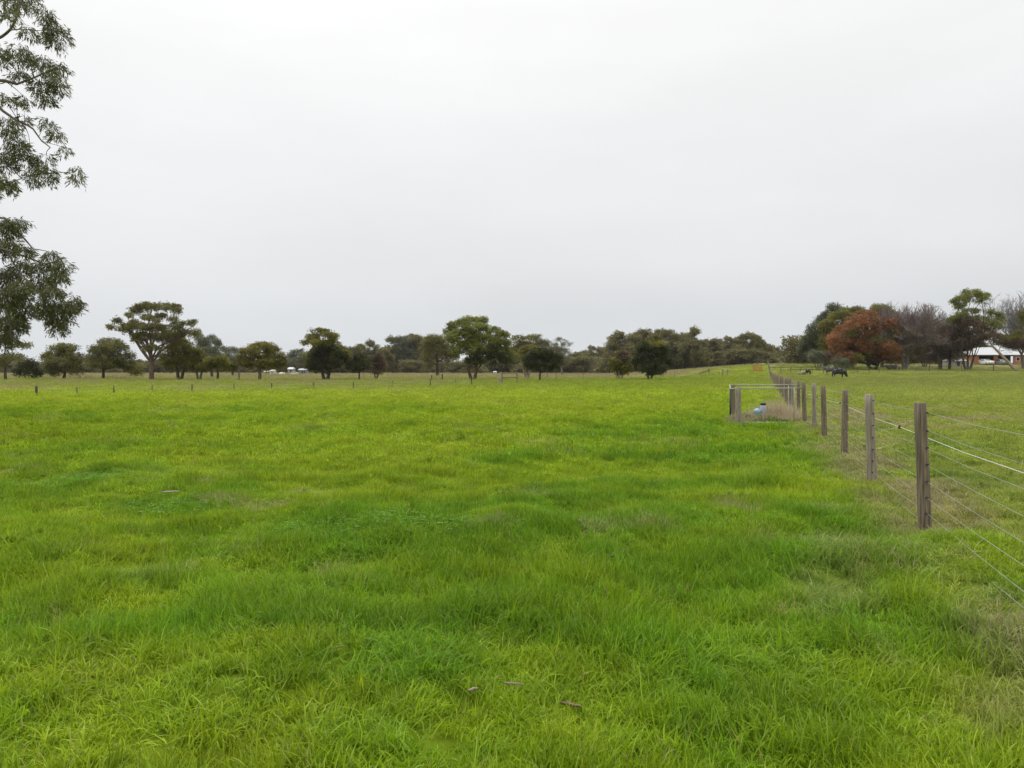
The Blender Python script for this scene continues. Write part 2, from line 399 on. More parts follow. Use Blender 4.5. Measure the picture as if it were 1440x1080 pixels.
parts = []
def layer(y0, y1, dens, ids, fade, sbase):
    X, Y = sample_wedge(y0, y1, dens)
    w = np.clip((Y-y0)/fade[0], 0, 1)*np.clip((y1-Y)/fade[1], 0, 1) if fade[0] else np.clip((y1-Y)/fade[1], 0, 1)
    k = rng.uniform(0, 1, len(X)) < w; X, Y = X[k], Y[k]
    col, lush, dry, right = fields(X, Y)
    n = len(X)
    hm = fbm(X/.9, Y/.9, 131, 2)
    s = sbase*rng.uniform(.8, 1.25, n)
    hm2 = fbm(X/.33, Y/.33, 171, 2); col = col*(1.09-.20*sst(.4, .66, hm2))[:, None]
    z = s*(.62+.34*lush+1.1*(hm-.42)+1.5*(hm2-.45))*(1-.3*dry)*(1-.3*right)*(1-.45*sst(.75, .1, np.abs(X-fence_x(Y))))
    keep = rng.uniform(0, 1, n) > dry*.15
    idx = np.array(ids)[rng.integers(0, len(ids), n)]
    jt = .14 if y1 < 20 else .2
    col = col*rng.uniform(1-jt, 1+jt, (n, 1))+rng.normal(0, .006, (n, 3))*np.array([1.2, .6, .3])
    col = np.clip(col, .005, 1)
    if y1 < 20:
        # long tufts where it is lush, straw where dry
        r = rng.uniform(0, 1, n)
        idx = np.where((lush > .55) & (r < .3) & (Y < 6.5), 5+rng.integers(0, 2, n), idx)
        idx = np.where((r > .992-.35*dry), 12, idx)
    P = np.stack([X, Y, G(X, Y)+.008], -1)
    parts.append((P[keep], idx[keep], s[keep], np.clip(z, (.62 if y1 < 20 else .5)*s, 1.4*s)[keep], col[keep]))
layer(.5, 15, 96, [0, 1, 2, 3, 4], (0, 4), 1)
layer(10.5, 48, 15, [7, 8, 9], (4, 9), 1)
layer(38, 150, 1.5, [10, 11], (9, 20), 1)
layer(120, 330, .22, [13], (20, 30), 1)
P = np.concatenate([p[0] for p in parts]); I = np.concatenate([p[1] for p in parts])
go = scatter('grass', P, I, np.concatenate([p[2] for p in parts]), np.concatenate([p[3] for p in parts]), np.concatenate([p[4] for p in parts]), src)
tag(go, 'lush green pasture grass covering the whole paddock', 'grass', kind='stuff')
print('grass tufts', len(P))

# broad-leaved clover patches
def clover():
    spots = [(-3.8, 9.0, .8, .4), (-1.1, 7.45, 1.2, .35), (-6.0, 10.7, 1.4, .6), (8.4, 9.8, 1.0, .7)]
    V = []; v = []
    for x, y, rx, ry in spots:
        n = int(2200*rx*ry)
        a = rng.uniform(0, 2*math.pi, n); q = np.sqrt(rng.uniform(0, 1, n))*(1+.35*(vn(np.cos(a)*2+x, np.sin(a)*2+y, 5)-.5))
        X = x+rx*q*np.cos(a); Y = y+ry*1.4*q*np.sin(a)
        Z = G(X, Y)+rng.uniform(.03, .105, n)*(1.15-q*.4)
        s = rng.uniform(.009, .016, n)
        for k in range(3):      # three leaflets each
            th = rng.uniform(0, 6.28, n) if k == 0 else th+2.094
            ti = rng.uniform(-.5, .5, n)
            dx, dy = np.cos(th), np.sin(th)
            p = [np.stack([X, Y, Z], -1), np.stack([X+dx*s-dy*s*.6, Y+dy*s+dx*s*.6, Z+s*ti], -1), np.stack([X+dx*s*1.8, Y+dy*s*1.8, Z+s*ti*.5], -1), np.stack([X+dx*s+dy*s*.6, Y+dy*s-dx*s*.6, Z+s*ti*.3], -1)]
            V.append(np.stack(p, 1).reshape(-1, 3)); v.append(rng.uniform(0, 1, n))
    V = np.concatenate(V); Q = np.arange(len(V)).reshape(-1, 4)
    o = np_mesh('clover', V, Q, M['clover'], attr={'v': ('FACE', 'FLOAT', np.concatenate(v))})
    tag(o, 'patches of dark green small-leaved clover among the near grass', 'clover', kind='stuff')
clover()

# ------------------------------------------------------------------ trees
def wx(px, Y): return (px-720)/F*Y
def wz(py, Y): return CAMH-(py-HZ)/F*Y
def leafcards(Cn, Ct, s0, s1, rg, droop=0.0, asp=.5, spread=1.0):
    """one quad per centre; Ct = normal-ish outward direction"""
    n = len(Cn)
    d = rg.normal(0, 1, (n, 3))*spread+Ct*.6; d[:, 2] -= droop*1.8
    d /= np.linalg.norm(d, axis=1)[:, None]+1e-9
    r = rg.normal(0, 1, (n, 3)); w = np.cross(d, r); w /= np.linalg.norm(w, axis=1)[:, None]+1e-9
    L = rg.uniform(s0, s1, n)[:, None]; W = L*asp
    return np.stack([Cn, Cn+d*L*.5+w*W*.5, Cn+d*L, Cn+d*L*.5-w*W*.5], 1).reshape(-1, 3)
def crown_pts(ells, rg, cl_r, per, fill=1.0, flat=.62, hollow=.5, ncl=None):
    """ells: (x, y, z, rx, ry, rz) in metres.  returns leaf centres, outward dirs, clump centres"""
    CC = []
    for (x, y, z, rx, ry, rz) in ells:
        vol = max(rx, cl_r)*max(ry, cl_r)*max(rz, cl_r*.6)
        n = max(4, int(fill*4.6*(vol/(cl_r**3*flat))**.72))
        d = rg.normal(0, 1, (n, 3)); d /= np.linalg.norm(d, axis=1)[:, None]
        d[:, 2] = np.where((d[:, 2] < -.2) & (rg.uniform(0, 1, n) < .45), -d[:, 2], d[:, 2])
        q = rg.uniform(hollow, 1, n)[:, None]
        CC.append(np.array([x, y, z])+d*q*np.array([max(rx*1.15-cl_r*.4, .1), max(ry*1.15-cl_r*.4, .1), max(rz*1.25-cl_r*flat*.4, .05)]))
    CC = np.concatenate(CC)
    rr = cl_r*rg.uniform(.5, 1.3, len(CC))
    k = np.maximum((per*(rr/cl_r)**2).astype(int), 8)
    ci = np.repeat(np.arange(len(CC)), k); n = len(ci)
    d = rg.normal(0, 1, (n, 3)); d /= np.linalg.norm(d, axis=1)[:, None]
    d[:, 2] = np.where((d[:, 2] < 0) & (rg.uniform(0, 1, n) < .35), -d[:, 2], d[:, 2])
    q = rg.uniform(.1, 1.0, n)**.5
    nz = 1+.9*(vn(d[:, 0]*2.2+ci*3.1, d[:, 2]*2.2+d[:, 1]*1.7+ci, 9)-.5)
    P = CC[ci]+d*(q*rr[ci]*nz)[:, None]*np.array([1, 1, flat])
    tone = np.repeat(rg.uniform(-.5, .5, len(CC)), k)
    return P, d, CC, tone
def curve(a, b, rg, sag=.12, n=5, lift=0.0):
    a = np.array(a, float); b = np.array(b, float); L = np.linalg.norm(b-a)
    o = rg.normal(0, sag*L, 3); pts = []
    for i in range(n+1):
        t = i/n; p = a+(b-a)*t+o*math.sin(math.pi*t)*.5+rg.normal(0, .018*L, 3)*(0 < i < n)
        p[2] += lift*L*math.sin(math.pi*t); pts.append(tuple(p))
    return pts
def limbs(mb, fork, targets, CC, r0, rg, sub=2, thin=.35):
    """main limbs leave the fork, later ones branch off limbs already grown"""
    pool = [(np.array(f, float), r0) for f in fork]
    T = sorted(targets, key=lambda t: np.linalg.norm(np.array(t)-np.array(fork[0]))*(-1 if len(targets) < 3 else 1))
    first = [T[i] for i in rg.permutation(len(T))[:max(3, len(T)//4)]]
    T = first+[t for t in T if t not in first]
    for k, t in enumerate(T):
        ta = np.array(t, float)
        if k < len(first): f, r = pool[int(rg.integers(0, len(fork)))][0], r0
        else:
            c = [(np.linalg.norm(ta-p)+(3 if p[2] > ta[2]-.2 else 0), i) for i, (p, _) in enumerate(pool)]
            f, r = pool[min(c)[1]]; r = max(r*.8, r0*.18)
        P = curve(f, t, rg, .14, 5, .05)
        R_ = [r*(1-.68*i/5) for i in range(6)]
        mb.tube(P, R_, 6, False)
        pool += [(np.array(P[i]), R_[i]) for i in (2, 3, 4)]
        d = np.linalg.norm(CC-ta, axis=1)
        for j in np.argsort(d)[:sub]:
            q = P[rg.integers(2, 5)]; r2 = max(r*thin, .015)
            mb.tube(curve(q, CC[j], rg, .12, 3), [r2, r2*.7, r2*.45, r2*.2], 4, False)

def tree(name, label, cat, px, base, Y, ells, leafmat, bark='bark', tr=.25, stems=1, fork_py=None, cl=.75, per=100, ls=(.16, .32), fill=1.0,
         seed=1, depth=.8, group=None, flat=.78, hollow=.5, nlimb=8, twoc=None, droop=0, yb=None, lean=0, limbr=.5):
    """ells: (px, py, rx, ry) in photo pixels -> real ellipsoids spread in depth through the crown"""
    rg = np.random.default_rng(seed)
    X0 = wx(px, Y); Z0 = g(X0, Y) if base is None else min(g(X0, Y), 99)
    root = empty(name, (X0, Y, Z0)); tag(root, label, cat, group)
    s = Y/F; E = []
    half = max(abs(e[0]-px)+e[2] for e in ells)*s
    zs = 0
    for (ex, ey, rx, ry) in ells:
        RX = rx*s; RZ = ry*s; RY = max(RX*depth, RZ*.8)
        room = math.sqrt(max(0, 1-((ex-px)*s/half)**2))*half*depth-RY*.5
        oy = rg.uniform(-1, 1)*max(room, 0)*.8
        yy = Y+oy
        E.append((wx(ex, yy)-X0, oy, wz(ey, yy)-Z0, RX*yy/Y, RY, RZ*yy/Y))
    P, D, CC, tone = crown_pts(E, rg, cl, per, fill, flat, hollow)
    lo = .35
    P[:, 2] = np.maximum(P[:, 2], lo)
    V = leafcards(P, D, ls[0], ls[1], rg, droop); n = len(P)
    v = np.clip(rg.uniform(.1, .9, n)+tone, 0, 1)
    mats = [M[leafmat]]; mi = None
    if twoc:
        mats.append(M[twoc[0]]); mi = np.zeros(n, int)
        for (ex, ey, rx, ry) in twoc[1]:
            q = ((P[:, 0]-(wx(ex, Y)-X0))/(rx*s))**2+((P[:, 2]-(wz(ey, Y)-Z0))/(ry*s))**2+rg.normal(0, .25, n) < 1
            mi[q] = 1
    cr = np_mesh('crown', V, np.arange(4*n).reshape(-1, 4), mats, root, {'v': ('FACE', 'FLOAT', v)}, matidx=mi)
    mb = MB()
    zt = min(e[2] for e in E) if fork_py is None else wz(fork_py, Y)-Z0
    zt = max(zt, .6)
    tops = []
    for k in range(stems):
        bx = (k-(stems-1)/2)*tr*2.2; tx = (k-(stems-1)/2)*tr*6+rg.normal(0, tr*.5)+lean
        Pt = [(bx, 0, -.25), (bx*.95, 0, .12), (bx+(tx-bx)*.35, rg.normal(0, tr*.4), zt*.4), (tx*.8, rg.normal(0, tr*.5), zt*.75), (tx, rg.normal(0, tr*.6), zt)]
        mb.tube(Pt, [tr*1.7, tr*1.2, tr, tr*.88, tr*.75], 9, False); tops += [Pt[-1], Pt[-2]]
    idx = rg.permutation(len(CC))[:nlimb]
    tg = [e[:3] for e in E]+[tuple(CC[i]) for i in idx]
    limbs(mb, tops, tg, CC, tr*limbr, rg)
    mb.build('trunk', M[bark], root, smooth=True)
    return root

G1 = 'gum trees standing in the field on the left'
# -- left field
tree('gum_tree', 'open-crowned gum at the far left edge, partly behind the near branches', 'tree', 8, 535, 125,
     [(8, 478, 14, 6), (30, 487, 12, 5), (-12, 485, 14, 9), (22, 502, 14, 6), (0, 508, 14, 8)], 'euc', seed=3, tr=.2, per=70, cl=.6)
tree('bush', 'dark rounded bush at the foot of the leftmost gum', 'bush', 36, 534, 128, [(30, 520, 12, 10), (44, 517, 9, 12), (50, 526, 10, 7)], 'dark', seed=4, tr=.1, cl=.6, flat=.8)
tree('gum_tree', 'domed dark gum with a rounded top, second tree from the left edge', 'tree', 90, 533, 132,
     [(88, 495, 18, 9), (72, 503, 12, 8), (106, 503, 12, 8), (88, 512, 26, 10), (70, 520, 14, 8), (108, 521, 12, 7), (95, 490, 14, 6)], 'euc', seed=5, tr=.24, cl=.65, per=95)
tree('gum_tree', 'broad dark domed gum just left of the tallest umbrella gum', 'tree', 145, 533, 134,
     [(155, 484, 16, 8), (140, 495, 16, 9), (165, 492, 18, 10), (150, 508, 26, 11), (132, 508, 11, 9), (178, 510, 16, 12), (190, 520, 12, 9)], 'euc', seed=6, tr=.24, cl=.65, per=95)
tree('umbrella_gum', 'tallest gum on the left, layered umbrella crown with sky showing between the layers', 'tree', 213, 537, 118,
     [(215, 432, 24, 5), (236, 432, 17, 5), (196, 437, 13, 5), (250, 439, 9, 4), (182, 444, 9, 4), (168, 452, 8, 4), (159, 461, 8, 4), (228, 445, 10, 4), (210, 447, 12, 4),
      (178, 464, 13, 5), (196, 461, 15, 6), (215, 462, 17, 6), (236, 463, 14, 6), (252, 459, 11, 6), (270, 457, 8, 6), (205, 474, 20, 6), (228, 476, 18, 7), (245, 473, 14, 8), (262, 470, 12, 6),
      (190, 478, 10, 5), (215, 490, 14, 5), (278, 468, 7, 5), (190, 455, 9, 4), (224, 452, 9, 3), (206, 447, 8, 3), (242, 451, 8, 4), (172, 457, 6, 3)],
     'euc', bark='bark_red', tr=.33, fork_py=503, stems=1, seed=7, cl=.5, per=72, nlimb=20, fill=.85, flat=.75, depth=.7)
tree('acacia_tree', 'bushy yellow-green tree right beside the tallest umbrella gum', 'tree', 253, 533, 122,
     [(256, 487, 20, 9), (240, 500, 16, 12), (268, 500, 18, 12), (250, 512, 22, 10), (282, 508, 8, 8)], 'olive', seed=8, tr=.22, stems=2, cl=.6, flat=.7)
tree('acacia_tree', 'small olive tree on forked stems, between the two yellow-green bushy trees', 'tree', 280, 534, 121,
     [(280, 508, 18, 8), (272, 515, 12, 8), (292, 516, 10, 8)], 'olive', seed=9, tr=.16, stems=2, cl=.5, flat=.7, bark='bark_grey')
tree('gum_tree', 'grey-green gum with loose top behind the small olive trees on the left', 'tree', 298, 530, 160,
     [(296, 478, 10, 6), (304, 484, 7, 8), (290, 488, 12, 8), (298, 500, 16, 12), (278, 473, 8, 6), (284, 480, 9, 6)], 'grey', seed=10, tr=.25, cl=.7)
tree('acacia_tree', 'low spreading dark olive tree with a short forked trunk left of the thin pale stem', 'tree', 306, 533, 120,
     [(305, 509, 17, 7), (294, 515, 12, 7), (318, 515, 12, 7)], 'olive', seed=11, tr=.17, cl=.5, flat=.7)
tree('gum_tree', 'hazy grey-green gum behind the thin-stemmed shrub, left of the green dome', 'tree', 327, 528, 190,
     [(316, 494, 10, 7), (330, 494, 10, 6), (342, 497, 9, 6), (325, 506, 20, 10), (340, 510, 14, 9)], 'grey', seed=12, tr=.25, cl=.8)
tree('gum_sapling', 'thin pale-stemmed sapling with sparse leaves left of the green domed tree', 'tree', 336, 533, 120,
     [(336, 508, 6, 8), (346, 512, 7, 4), (330, 518, 5, 5)], 'olive', seed=13, tr=.13, cl=.4, per=60, bark='bark_grey', hollow=.2)
tree('acacia_tree', 'round green domed tree with bright rim in front of the white vehicles', 'tree', 365, 534, 121,
     [(368, 490, 22, 7), (352, 497, 14, 8), (386, 499, 14, 10), (395, 508, 9, 9), (365, 508, 24, 10), (350, 512, 10, 7), (380, 515, 14, 6)], 'olive', seed=14, tr=.24, cl=.6, flat=.62, bark='bark_red')
tree('gum_tree', 'small grey gum far behind the cream car', 'tree', 418, 526, 280,
     [(418, 496, 10, 5), (408, 503, 9, 6), (428, 501, 8, 7), (418, 510, 14, 6)], 'grey', seed=15, tr=.3, cl=1.1, ls=(.3, .6), per=60)
tree('gum_tree', 'tall tree with airy pale top over a dense dark lower body and two short trunks', 'tree', 458, 534, 124,
     [(452, 467, 12, 5), (440, 475, 12, 5), (464, 474, 13, 6), (430, 481, 6, 3), (470, 482, 11, 7), (450, 485, 14, 7), (462, 496, 22, 12), (445, 506, 18, 13), (475, 504, 17, 14), (455, 515, 22, 9), (438, 515, 9, 8), (486, 510, 8, 9)],
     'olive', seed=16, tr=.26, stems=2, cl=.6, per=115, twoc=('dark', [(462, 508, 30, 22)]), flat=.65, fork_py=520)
tree('round_tree', 'small round dark tree immediately right of the two-trunked tree', 'tree', 505, 534, 124,
     [(505, 509, 15, 9), (500, 516, 12, 7), (512, 516, 11, 7)], 'dark', seed=17, tr=.12, cl=.45, flat=.8, hollow=.6)
tree('brown_tree', 'small reddish-brown half-dead tree beside the small round dark tree', 'tree', 529, 532, 130,
     [(531, 505, 10, 7), (528, 514, 10, 8), (536, 515, 8, 7), (530, 524, 6, 4)], 'brown', seed=18, tr=.12, stems=2, cl=.42, per=60, bark='bark_grey')
# -- centre
tree('gum_tree', 'broad dark gum standing just behind and left of the biggest central tree', 'tree', 615, 524, 190,
     [(612, 478, 16, 7), (626, 484, 14, 8), (600, 488, 10, 8), (615, 497, 22, 12), (632, 505, 14, 10), (600, 508, 12, 8)], 'euc', seed=20, tr=.35, cl=.9, ls=(.2, .42))
tree('spreading_gum', 'biggest spreading bright green tree in the centre on a forked reddish trunk', 'tree', 665, 534, 125,
     [(664, 451, 13, 4), (680, 451, 10, 5), (648, 458, 18, 6), (668, 462, 20, 8), (632, 466, 9, 5), (694, 468, 12, 7), (708, 472, 10, 6), (650, 474, 22, 9), (680, 478, 22, 10), (702, 485, 16, 10),
      (660, 490, 20, 10), (690, 500, 24, 12), (712, 503, 12, 11), (668, 506, 14, 9), (641, 482, 10, 7), (640, 497, 9, 8)],
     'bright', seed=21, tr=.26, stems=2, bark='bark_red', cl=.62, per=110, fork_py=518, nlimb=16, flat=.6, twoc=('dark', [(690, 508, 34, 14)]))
tree('gum_tree', 'flat-topped dark gum behind, right of the biggest central tree', 'tree', 742, 524, 200,
     [(730, 478, 12, 5), (748, 476, 13, 5), (764, 484, 9, 6), (738, 488, 16, 7), (724, 496, 12, 10), (752, 492, 14, 9)], 'euc', seed=22, tr=.3, cl=.9, ls=(.2, .42))
tree('acacia_tree', 'pale olive tree with pinkish leaning stems behind the dense dark dome', 'tree', 741, 531, 140,
     [(746, 492, 12, 6), (738, 500, 11, 8), (752, 500, 10, 8), (742, 511, 10, 7)], 'olive', seed=23, tr=.2, stems=2, cl=.55, bark='bark_pale')
tree('round_tree', 'dense dark umbrella-shaped small tree with a short trunk, left of centre gap', 'tree', 759, 537, 112,
     [(762, 499, 17, 7), (752, 506, 15, 8), (776, 506, 14, 8), (763, 512, 24, 8), (745, 512, 8, 6), (784, 512, 8, 6)], 'dark', seed=24, tr=.14, cl=.45, flat=.8, hollow=.65, per=130, ls=(.12, .26), fork_py=522, fill=1.6)
tree('gum_tree', 'loose airy grey gum rising behind the dense dark dome', 'tree', 790, 522, 230,
     [(786, 480, 8, 5), (797, 487, 9, 7), (778, 488, 9, 6), (792, 500, 13, 9)], 'grey', seed=25, tr=.25, cl=.75, per=60, bark='bark_grey', fill=.8)
tree('round_tree', 'small brownish-olive tree left of the dense dark cone-shaped tree', 'tree', 871, 533, 124,
     [(875, 502, 11, 7), (868, 511, 11, 8), (882, 513, 11, 9), (873, 521, 12, 7)], 'olive', seed=26, tr=.12, stems=3, cl=.45, flat=.8, hollow=.5, bark='bark_pale', twoc=('brown', [(876, 500, 9, 6)]))
tree('round_tree', 'dense dark tree with a rounded pointed crown, alone in front of the far wood', 'tree', 914, 537, 116,
     [(920, 483, 12, 7), (910, 491, 15, 9), (927, 493, 14, 10), (915, 504, 22, 10), (933, 510, 12, 11), (903, 512, 14, 10), (918, 518, 18, 9), (928, 521, 8, 6)],
     'dark', seed=27, tr=.15, stems=2, bark='bark_grey', cl=.5, flat=.8, hollow=.6, per=130, ls=(.12, .28), twoc=('olive', [(922, 482, 14, 6)]), fork_py=524, fill=1.7)
# -- right
tree('shelter_tree', 'tall dark grey-green tree sloping down at the left end of the right-hand clump', 'tree', 1160, 516, 185,
     [(1172, 438, 12, 8), (1160, 452, 15, 10), (1148, 468, 16, 11), (1138, 482, 14, 11), (1160, 482, 22, 16), (1130, 494, 9, 9), (1152, 500, 18, 10)], 'grey', seed=30, tr=.4, cl=.95, ls=(.2, .42), flat=.9, fill=1.8)
tree('shelter_tree', 'yellow-green tree rising between the dark sloping tree and the rust-coloured tree', 'tree', 1190, 519, 176,
     [(1200, 440, 18, 7), (1182, 448, 18, 9), (1165, 462, 14, 10), (1188, 470, 22, 14), (1166, 484, 16, 12), (1190, 492, 20, 12)], 'olive', seed=31, tr=.35, cl=.85, ls=(.2, .4), flat=.85, fill=1.7)
tree('shelter_tree', 'green-topped tree whose crown shows above the rust-coloured tree', 'tree', 1240, 519, 178,
     [(1236, 436, 17, 6), (1250, 443, 12, 8), (1228, 446, 16, 8), (1244, 458, 16, 12)], 'bright', seed=32, tr=.35, cl=.85, ls=(.2, .4), flat=.75, fork_py=470, fill=1.5)
tree('rust_tree', 'large rust-orange leaved tree with dark forked trunk beside the cattle', 'tree', 1228, 522, 164,
     [(1218, 444, 17, 7), (1200, 456, 15, 9), (1228, 452, 16, 8), (1250, 458, 13, 9), (1185, 468, 14, 9), (1172, 476, 9, 7), (1210, 470, 20, 10), (1240, 472, 18, 10), (1258, 468, 8, 9), (1192, 484, 24, 12), (1225, 486, 26, 13), (1178, 482, 16, 10), (1212, 460, 24, 14), (1240, 484, 22, 12), (1190, 504, 20, 9), (1255, 502, 14, 10), (1170, 500, 10, 9),
      (1252, 492, 14, 10), (1205, 498, 20, 9), (1235, 500, 20, 8), (1180, 494, 9, 8)], 'rust', seed=33, tr=.35, stems=2, cl=.7, per=90, ls=(.18, .36), flat=.9, nlimb=20, fork_py=512, fill=1.35,
     twoc=('olive', [(1240, 474, 12, 9), (1200, 503, 20, 7), (1262, 497, 9, 10), (1190, 470, 8, 6), (1218, 478, 9, 6)]))
tree('shrub', 'greyish loose shrub below the sloping trees, just behind the cattle yard rail', 'shrub', 1150, 520, 158,
     [(1148, 502, 12, 8), (1163, 506, 12, 8), (1178, 510, 12, 7), (1192, 512, 10, 6)], 'grey', seed=34, tr=.1, stems=3, cl=.6, twoc=('brown', [(1160, 500, 16, 7)]))
tree('hedge_shrub', 'dark green shrub filling the gap behind the leafless tree trunk', 'shrub', 1300, 516, 180,
     [(1262, 505, 14, 9), (1285, 502, 14, 12), (1306, 500, 16, 10), (1328, 498, 16, 11), (1345, 502, 10, 7)], 'dark', seed=35, tr=.15, stems=3, cl=.8, flat=.8)

def bare_tree(name, label, px, Y, top_py, spread, seed, tr, m, fork_py, stems=2, nl=9, up=.8, extra=None, levels=3, tw=.028, kids=7):
    rg = np.random.default_rng(seed); X0 = wx(px, Y); Z0 = g(X0, Y)
    root = empty(name, (X0, Y, Z0)); tag(root, label, 'tree')
    H = wz(top_py, Y)-Z0; zf = wz(fork_py, Y)-Z0; sp = spread*Y/F
    mb = MB(); tops = []
    for k in range(stems):
        bx = (k-(stems-1)/2)*tr*1.6; tx = (k-(stems-1)/2)*tr*4
        Pt = [(bx, 0, -.25), (bx*1.0, 0, .15), ((bx+tx)/2, rg.normal(0, tr*.4), zf*.6), (tx, 0, zf)]
        mb.tube(Pt, [tr*1.4, tr*1.1, tr*.9, tr*.75], 8, False); tops.append(Pt[-1])
    tm = MB()
    def grow(p, d, L, r, lv):
        q = [np.array(p)]
        dd = d.copy()
        for i in range(4):
            dd = dd+rg.normal(0, .13, 3)+np.array([0, 0, .07*up]); dd /= np.linalg.norm(dd); q.append(q[-1]+dd*L/4)
        target = mb if lv == 0 else tm
        target.tube([tuple(a) for a in q], [r*(1-.16*i) for i in range(5)], 5 if lv == 0 else 3, False)
        if lv < levels:
            for j in range(kids):
                a = q[1+int(rg.integers(0, 4))]; nd = dd+rg.normal(0, .42, 3)+np.array([0, 0, .12]); nd /= np.linalg.norm(nd)
                grow(a, nd, L*rg.uniform(.45, .75), max(r*.5, tw), lv+1)
    for j in range(nl):
        an = 2*math.pi*j/nl+rg.uniform(-.3, .3); el = rg.uniform(.15, 1)
        e = np.array([math.cos(an)*sp*el, math.sin(an)*sp*.8*el, (H-zf)*rg.uniform(.55, .8)])
        f = np.array(tops[j % len(tops)]); L = np.linalg.norm(e)*.62
        grow(f, e/np.linalg.norm(e), L, tr*.42, 0)
    mb.build('trunk', M['bark_grey'], root, smooth=True)
    # keep twigs inside the height seen
    V = np.array(tm.v); q_ = np.percentile(V[:, 2], 99.7); V[:, 2] = np.where(V[:, 2] > zf, zf+(V[:, 2]-zf)*(H-zf)/(q_-zf), V[:, 2]); q_ = np.hypot(V[:, 0], V[:, 1])/sp; lm = zf+(H-zf)*(1-.42*np.clip(q_-.25, 0, 1.2)**1.5); V[:, 2] = np.where(V[:, 2] > lm, lm+(V[:, 2]-lm)*.35, V[:, 2]); tm.v = [tuple(a) for a in V]
    tm.build('twigs', M[m], root)
    return root
bare_tree('leafless_tree', 'leafless tree with dense grey-brown fanned twigs, right of the rust-coloured tree', 1272, 163, 425, 58, 40, .32, 'twig', 500, nl=15, kids=9, tw=.03)
bare_tree('leafless_tree', 'smaller leafless tree with pale twigs between the leafless fan tree and the tufted gum', 1322, 168, 432, 45, 41, .22, 'twig', 498, nl=10, kids=8, tw=.028)
bare_tree('leafless_tree', 'tall pale grey leafless tree at the right edge behind the leaning trunk', 1440, 172, 410, 55, 42, .28, 'twig_grey', 500, nl=11, kids=8, tw=.03)
tree('brown_tree', 'dark brown withered tree behind, left of the gum with tufts of green', 'tree', 1335, 518, 168,
     [(1342, 456, 17, 9), (1328, 472, 18, 11), (1350, 478, 20, 12), (1312, 486, 20, 11), (1340, 494, 22, 10), (1298, 494, 16, 12), (1322, 502, 22, 8)], 'brown', seed=43, tr=.28, cl=.75, per=70, fill=1.1)
tree('tufted_gum', 'gum with separate green tufts high above brown branches, in front of the white-roofed house', 'tree', 1361, 520, 160,
     [(1350, 425, 13, 7), (1366, 417, 18, 9), (1380, 420, 9, 9), (1346, 433, 8, 5), (1352, 446, 10, 7), (1366, 438, 12, 4), (1362, 458, 14, 8), (1340, 452, 9, 8), (1378, 452, 14, 8), (1392, 441, 7, 5), (1404, 452, 8, 12), (1388, 460, 18, 8), (1375, 470, 20, 8), (1350, 468, 14, 10), (1362, 484, 18, 10), (1390, 474, 16, 8), (1348, 495, 10, 8), (1405, 478, 12, 8)],
     'bright', seed=44, tr=.22, stems=3, bark='bark', cl=.7, per=95, flat=.65, fork_py=500, nlimb=18, twoc=('brown', [(1356, 470, 30, 26), (1400, 478, 18, 12)]))
tree('edge_gum', 'low green-brown canopy hanging over the house at the right edge', 'tree', 1450, 519, 158,
     [(1434, 445, 5, 8), (1445, 450, 10, 12), (1420, 478, 13, 7), (1436, 474, 14, 8), (1450, 480, 16, 9), (1410, 484, 10, 4), (1420, 487, 11, 4), (1437, 488, 11, 5), (1470, 470, 18, 20)], 'olive', seed=45, tr=.25, cl=.65, per=85, flat=.6, twoc=('brown', [(1440, 484, 30, 8)]), fork_py=488)

def leaning():
    Y = 154; rg = np.random.default_rng(50)
    X0 = wx(1428, Y); Z0 = g(X0, Y)
    root = empty('leaning_tree', (X0, Y, Z0)); tag(root, 'bare pale trunk leaning steeply left in front of the house', 'tree')
    pth = [(1430, 523), (1426, 517), (1417, 506), (1407, 494), (1401, 487), (1397, 478), (1397, 471), (1402, 465)]
    P = [(wx(a, Y)-X0, .3*i, wz(b, Y)-Z0) for i, (a, b) in enumerate(pth)]
    mb = MB(); mb.tube(P, [.34, .30, .27, .24, .2, .17, .14, .09], 8); mb.build('trunk', M['bark_pale'], root, smooth=True)
    m2 = MB()
    for i, e in ((4, (1390, 480)), (5, (1392, 466)), (6, (1412, 458)), (3, (1412, 484)), (7, (1408, 452))):
        m2.tube(curve(P[i], (wx(e[0], Y)-X0, P[i][1]+rg.normal(0, .6), wz(e[1], Y)-Z0), rg, .1, 4), [.09, .075, .06, .045, .02], 5, False)
    m2.build('branch', M['bark_pale'], root, smooth=True)
leaning()

# -- far wood: several tree forms, copied
def far_proto(seed, W, H, lay, leaf='far'):
    rg = np.random.default_rng(seed); E = []
    for k in range(lay):
        t = k/(lay-1) if lay > 1 else 0
        n = 3+int(3*(1-t))
        for j in range(n):
            rx = W*.5*(.36+.16*rg.uniform())*(1.05-.25*t)
            E.append((rg.uniform(-1, 1)*(W*.5-rx)*(1-.5*t*t), rg.uniform(-1, 1)*W*.3, H*(.30+.52*t)+rg.normal(0, H*.06), rx, rx*.8, H*(.15-.02*t)))
    P, D, CC, tone = crown_pts(E, rg, 1.05, 46, .95, .9, .3)
    V = leafcards(P, D, .35, .75, rg); n = len(P)
    root = empty('far_gum', (0, 0, 0))
    c = np_mesh('crown', V, np.arange(4*n).reshape(-1, 4), M[leaf], root, {'v': ('FACE', 'FLOAT', np.clip(rg.uniform(.1, .9, n)+tone, 0, 1))})
    mb = MB(); mb.tube([(0, 0, -1), (.1, 0, H*.15), (.2, .1, H*.36)], [.5, .38, .3], 7, False)
    limbs(mb, [(.2, .1, H*.36), (.1, 0, H*.2)], [e[:3] for e in E[:8]], CC, .2, rg, 1)
    mb.build('trunk', M['bark'], root, smooth=True)
    return root
